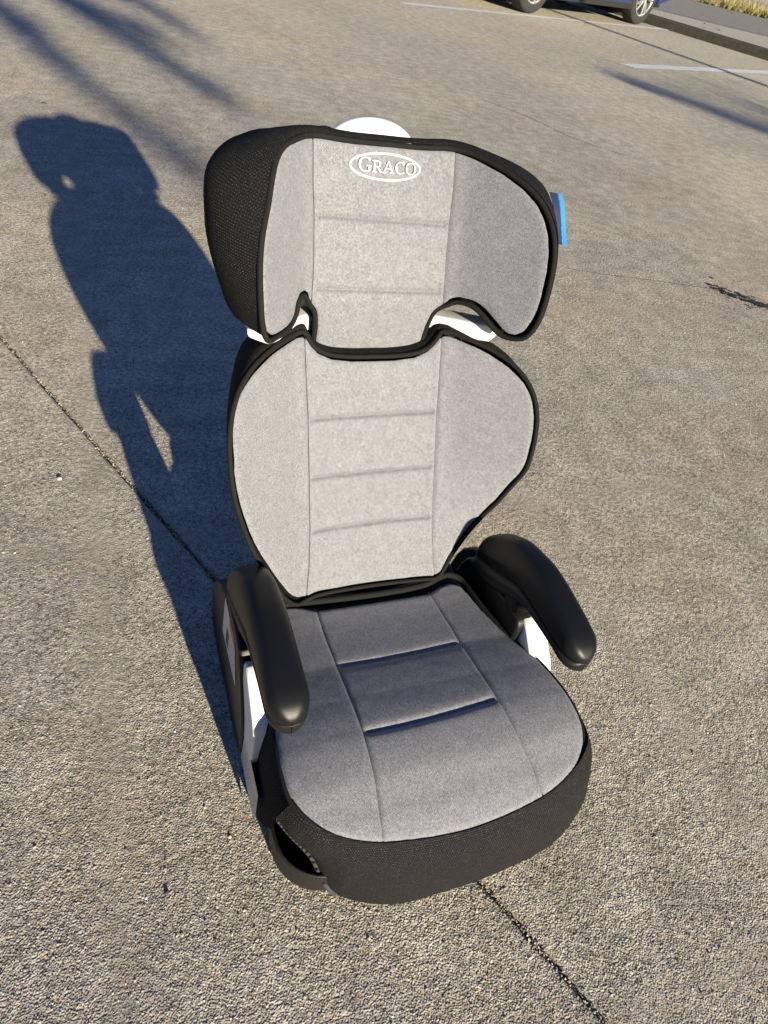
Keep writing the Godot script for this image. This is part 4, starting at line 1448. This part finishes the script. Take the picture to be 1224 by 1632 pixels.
func build_shade_casters() -> void:
	# bare tree behind the camera to the left: its drooping twigs shade the lot at upper left
	var t1 := thing("sparse_tree", "thinly leaved tree behind the camera whose twigs shade the concrete", "tree", Vector3(-3.4, 0, 12.5))
	var off := -Vector3(-3.4, 0, 12.5)
	var tk := MB.new()
	tube(tk, smooth_line([Vector3(0, -0.1, 0), Vector3(0.05, 1.6, 0.05), Vector3(-0.1, 3.4, 0.0), Vector3(0.3, 5.2, -0.2), Vector3(0.4, 7.4, 0.1)], 5), PackedFloat32Array([0.24, 0.23, 0.22, 0.21, 0.20, 0.19, 0.18, 0.175, 0.17, 0.165, 0.16, 0.155, 0.15, 0.14, 0.13, 0.12, 0.11, 0.10, 0.09, 0.07, 0.04]), 12)
	obj("trunk", tk.mesh(), M.bark, t1)
	var br := MB.new()
	var lv := MB.new()
	rng.seed = 91
	var limb := func(pts: Array, r0: float, r1: float) -> void:
		var l := smooth_line(pts, 5)
		for i in range(l.size() / 3, l.size()):
			var amount := int(10.0 + 16.0 * maxf(0.0, sin(i * 1.9 + pts.size())))
			for k in amount:
				var q: Vector3 = l[i] + Vector3(rng.randfn(), rng.randfn(), rng.randfn()) * 0.07 * (1.0 + 0.5 * sin(i * 0.7))
				var e1 := Vector3(rng.randfn(), rng.randfn(), rng.randfn()).normalized() * 0.04
				var e2 := e1.cross(Vector3(rng.randfn(), rng.randfn(), rng.randfn())).normalized() * 0.012
				var b0 := lv.v.size()
				for e in [e1, e2, -e1, -e2]: lv.v.append(q + e)
				lv.quad(b0, b0 + 1, b0 + 2, b0 + 3)
		var rr := PackedFloat32Array()
		for i in l.size(): rr.append(lerpf(r0, r1, float(i) / (l.size() - 1)))
		tube(br, l, rr, 7)
	var h1 := sunward(-1.35, -7.2, 18.0) + off
	var h2 := sunward(-0.95, -8.6, 19.0) + off
	limb.call([Vector3(0.2, 4.6, -0.1), Vector3(1.6, 5.6, -0.8), h1, sunward(-0.85, -5.3, 16.1) + off, sunward(-0.536, -4.15, 14.9) + off, sunward(-0.364, -3.59, 14.3) + off, sunward(-0.097, -2.71, 13.5) + off, sunward(0.075, -2.25, 13.0) + off], 0.10, 0.022)
	limb.call([Vector3(0.35, 5.6, -0.1), Vector3(2.0, 6.2, -0.6), h2, sunward(-0.55, -6.2, 16.8) + off, sunward(-0.34, -5.30, 16.0) + off, sunward(-0.05, -4.47, 15.1) + off, sunward(0.186, -3.80, 14.4) + off, sunward(0.36, -3.33, 13.9) + off], 0.13, 0.020)
	limb.call([sunward(-0.5, -6.0, 16.7) + off, sunward(0.0, -5.9, 16.4) + off, sunward(0.241, -5.5, 16.1) + off, sunward(0.34, -4.95, 15.6) + off], 0.05, 0.02)
	limb.call([sunward(-0.45, -5.7, 16.4) + off, sunward(-0.2, -5.3, 16.0) + off, sunward(0.03, -4.75, 15.4) + off], 0.045, 0.02)
	limb.call([sunward(-0.30, -5.2, 15.9) + off, sunward(0.0, -4.95, 15.5) + off, sunward(0.12, -4.55, 15.1) + off], 0.04, 0.018)
	limb.call([sunward(-0.8, -5.2, 16.0) + off, sunward(-0.62, -4.6, 15.4) + off, sunward(-0.52, -4.3, 15.1) + off], 0.045, 0.02)
	limb.call([Vector3(0.1, 4.0, 0), Vector3(-1.5, 5.4, 0.6), Vector3(-2.6, 7.0, 0.9)], 0.09, 0.02)
	limb.call([Vector3(0.4, 6.6, 0), Vector3(0.9, 8.2, 0.9), Vector3(1.3, 9.5, 1.2)], 0.07, 0.015)
	limb.call([Vector3(0.4, 7.0, 0), Vector3(-0.5, 8.4, -0.4), Vector3(-1.0, 9.8, -0.5)], 0.06, 0.012)
	obj("branches", br.mesh(), M.bark, t1)
	obj("leaves", lv.mesh(), M.leaf, t1).set_meta("kind", "stuff")
	# leafy tree behind the camera to the right
	var base := Vector3(8.3, 0, 10.9)
	var t2 := thing("leafy_tree", "small leafy tree behind the camera at the right", "tree", base)
	var tk2 := MB.new()
	tube(tk2, smooth_line([Vector3(0, -0.1, 0), Vector3(0.05, 1.2, 0), Vector3(-0.05, 2.5, 0.05), Vector3(-0.1, 3.9, 0)], 4), 0.09, 9)
	var mm := MB.new()
	rng.seed = 12
	var clumps := [[sunward(4.32, -5.52, 15.9), 0.04], [sunward(4.55, -5.22, 15.7), 0.10], [sunward(4.85, -4.9, 15.5), 0.17], [sunward(4.75, -4.45, 15.2), 0.10], [sunward(5.25, -4.75, 15.5), 0.24], [sunward(5.7, -5.2, 16.0), 0.22], [sunward(5.2, -4.2, 15.0), 0.22], [sunward(5.9, -4.6, 15.4), 0.35], [sunward(6.4, -3.9, 14.9), 0.6], [sunward(6.2, -2.9, 14.0), 0.65], [sunward(6.9, -3.0, 14.0), 0.7]]
	for ci in 6: clumps[ci][1] *= 1.5
	for c in clumps:
		tube(tk2, PackedVector3Array([Vector3(-0.05, 2.4, 0.0), (c[0] - base).lerp(Vector3(0, 3.0, 0), 0.4), c[0] - base]), PackedFloat32Array([0.03, 0.02, 0.007]), 6)
		for i in int(80 + 400 * c[1]):
			var d: Vector3 = Vector3(rng.randfn(), rng.randfn(), rng.randfn()) * 0.7 * c[1]
			var q: Vector3 = c[0] - base + d
			var e1 := Vector3(rng.randfn(), rng.randfn(), rng.randfn()).normalized() * 0.035
			var e2 := e1.cross(Vector3(rng.randfn(), rng.randfn(), rng.randfn())).normalized() * 0.018
			var k := mm.v.size()
			for s in [e1, e2, -e1, -e2]: mm.v.append(q + s)
			mm.quad(k, k + 1, k + 2, k + 3)
	obj("trunk", tk2.mesh(), M.bark, t2)
	var fo := obj("leaves", mm.mesh(), M.leaf, t2)
	fo.set_meta("kind", "stuff")
	# pole whose thin shadow crosses the far bays
	var pb := Vector3(9.25, 0, 4.9)
	var pole := thing("utility_pole", "slim wooden pole beside the lot, behind the camera at the right", "pole", pb)
	var po := MB.new()
	tube(po, PackedVector3Array([Vector3(0, -0.1, 0), Vector3(-0.35, 3, 0), Vector3(-0.9, 6.6, 0)]), PackedFloat32Array([0.10, 0.075, 0.05]), 12)
	obj("shaft", po.mesh(), M.wood, pole)

func build_verge() -> void:
	var G1 := Vector3(14.92, 0, -18.0)
	var GD := Vector3(0.822, 0, 0.569)
	var GN := Vector3(0.569, 0, -0.822)
	var tuft := MB.new()
	rng.seed = 71
	for i in 9:
		var a := rng.randf() * TAU
		var d := Vector3(cos(a), 0, sin(a))
		var b0 := d * rng.randf() * 0.06
		var s := Vector3(-d.z, 0, d.x) * 0.012
		var k := tuft.v.size()
		tuft.v.append(b0 - s); tuft.v.append(b0 + s)
		tuft.v.append(b0 + d * 0.12 + Vector3(0, rng.randf_range(0.12, 0.26), 0))
		tuft.tri(k, k + 1, k + 2)
	var mm := MultiMesh.new()
	mm.transform_format = MultiMesh.TRANSFORM_3D
	mm.use_colors = true
	mm.mesh = tuft.mesh(false)
	mm.instance_count = 9000
	for i in mm.instance_count:
		var p := G1 + GD * rng.randf_range(-6, 30) + GN * (pow(rng.randf(), 1.3) * 2.4)
		var s := rng.randf_range(0.5, 1.3)
		mm.set_instance_transform(i, Transform3D(Basis(Vector3.UP, rng.randf() * TAU).scaled(Vector3(s, s * rng.randf_range(0.6, 1.2), s)), p + Vector3(0, 0.136, 0)))
		mm.set_instance_color(i, Color(1, 1, 1).lerp(Color(0.75, 0.8, 0.55), rng.randf()) * rng.randf_range(0.75, 1.15))
	var o := MultiMeshInstance3D.new()
	o.name = "dry_grass"
	o.multimesh = mm
	o.material_override = M.dry_grass
	add_child(o)
	tag(o, "dry yellow grass on the verge beyond the road", "grass", "", "stuff")
	# steel barrier beyond the grass
	var g := thing("guardrail", "grey steel guardrail beyond the dry grass", "guardrail", G1 + GN * 2.1 + Vector3(0, 0.13, 0))
	var rl := MB.new()
	var prof := [Vector2(0.0, 0.44), Vector2(0.04, 0.48), Vector2(0.04, 0.53), Vector2(0.0, 0.57), Vector2(0.0, 0.61), Vector2(0.04, 0.65), Vector2(0.04, 0.70), Vector2(0.0, 0.74)]
	var rows := []
	for i in 2:
		var row := PackedVector3Array()
		for q in prof: row.append(GD * (-4.0 + 34.0 * i) - GN * q.x + Vector3(0, q.y, 0))
		for k in range(prof.size() - 1, -1, -1): row.append(GD * (-4.0 + 34.0 * i) - GN * (prof[k].x - 0.004) + Vector3(0, prof[k].y, 0))
		rows.append(row)
	rl.grid(rows, true)
	obj("rail", rl.mesh(), M.steel, g)
	for i in 9:
		var po := MB.new()
		rbox(po, Vector3(0.12, 0.8, 0.12), 0.01, Transform3D(Basis.IDENTITY, GD * (-3.0 + i * 4.0) + GN * 0.10 + Vector3(0, 0.36, 0)))
		obj("post", po.mesh(), M.wood, g)

func _ready() -> void:
	# camera: hand held at chest height of a crouching person, looking down and rolled a little
	var cam := Camera3D.new()
	cam.name = "camera"
	var yaw := deg_to_rad(28.108)
	var pitch := deg_to_rad(41.566)
	var roll := deg_to_rad(13.545)
	var F := Vector3(sin(yaw) * cos(pitch), -sin(pitch), -cos(yaw) * cos(pitch))
	var R0 := Vector3(cos(yaw), 0, sin(yaw))
	var U0 := R0.cross(F)
	var R := R0 * cos(roll) + U0 * sin(roll)
	cam.transform = Transform3D(Basis(R, R.cross(F), -F), Vector3(-0.325, 0.903, 0.511))
	cam.fov = 73.46
	cam.near = 0.02
	cam.far = 1500.0
	add_child(cam)
	cam.current = true

	var env := Environment.new()
	env.background_mode = Environment.BG_SKY
	var ps := ProceduralSkyMaterial.new()
	ps.sky_top_color = Color(0.27, 0.42, 0.70)
	ps.sky_horizon_color = Color(0.66, 0.74, 0.84)
	ps.sky_curve = 0.16
	ps.ground_bottom_color = Color(0.30, 0.27, 0.23)
	ps.ground_horizon_color = Color(0.62, 0.64, 0.66)
	ps.sky_energy_multiplier = 0.58
	ps.ground_energy_multiplier = 0.58
	ps.sun_angle_max = 1.0
	var sky := Sky.new()
	sky.sky_material = ps
	env.sky = sky
	env.tonemap_mode = Environment.TONE_MAPPER_LINEAR
	env.tonemap_exposure = 2.35
	env.sdfgi_enabled = true
	env.ssao_enabled = true
	env.ssil_enabled = true
	var we := WorldEnvironment.new()
	we.name = "environment"
	we.environment = env
	add_child(we)

	var sun := DirectionalLight3D.new()
	sun.name = "sun"
	sun.light_energy = 1.6
	sun.light_color = Color(1.0, 0.955, 0.85)
	sun.light_angular_distance = 0.65
	sun.shadow_enabled = true
	var az := deg_to_rad(SUN_AZ)
	var el := deg_to_rad(SUN_EL)
	var L := Vector3(sin(az) * cos(el), -sin(el), -cos(az) * cos(el))
	sun.transform = Transform3D(Basis.looking_at(L, Vector3.UP), Vector3(2, 4, 8))
	add_child(sun)

	rng.seed = 1
	make_materials()
	build_ground()
	build_verge()
	build_car()
	build_shade_casters()
	build_seat()
	build_grit()
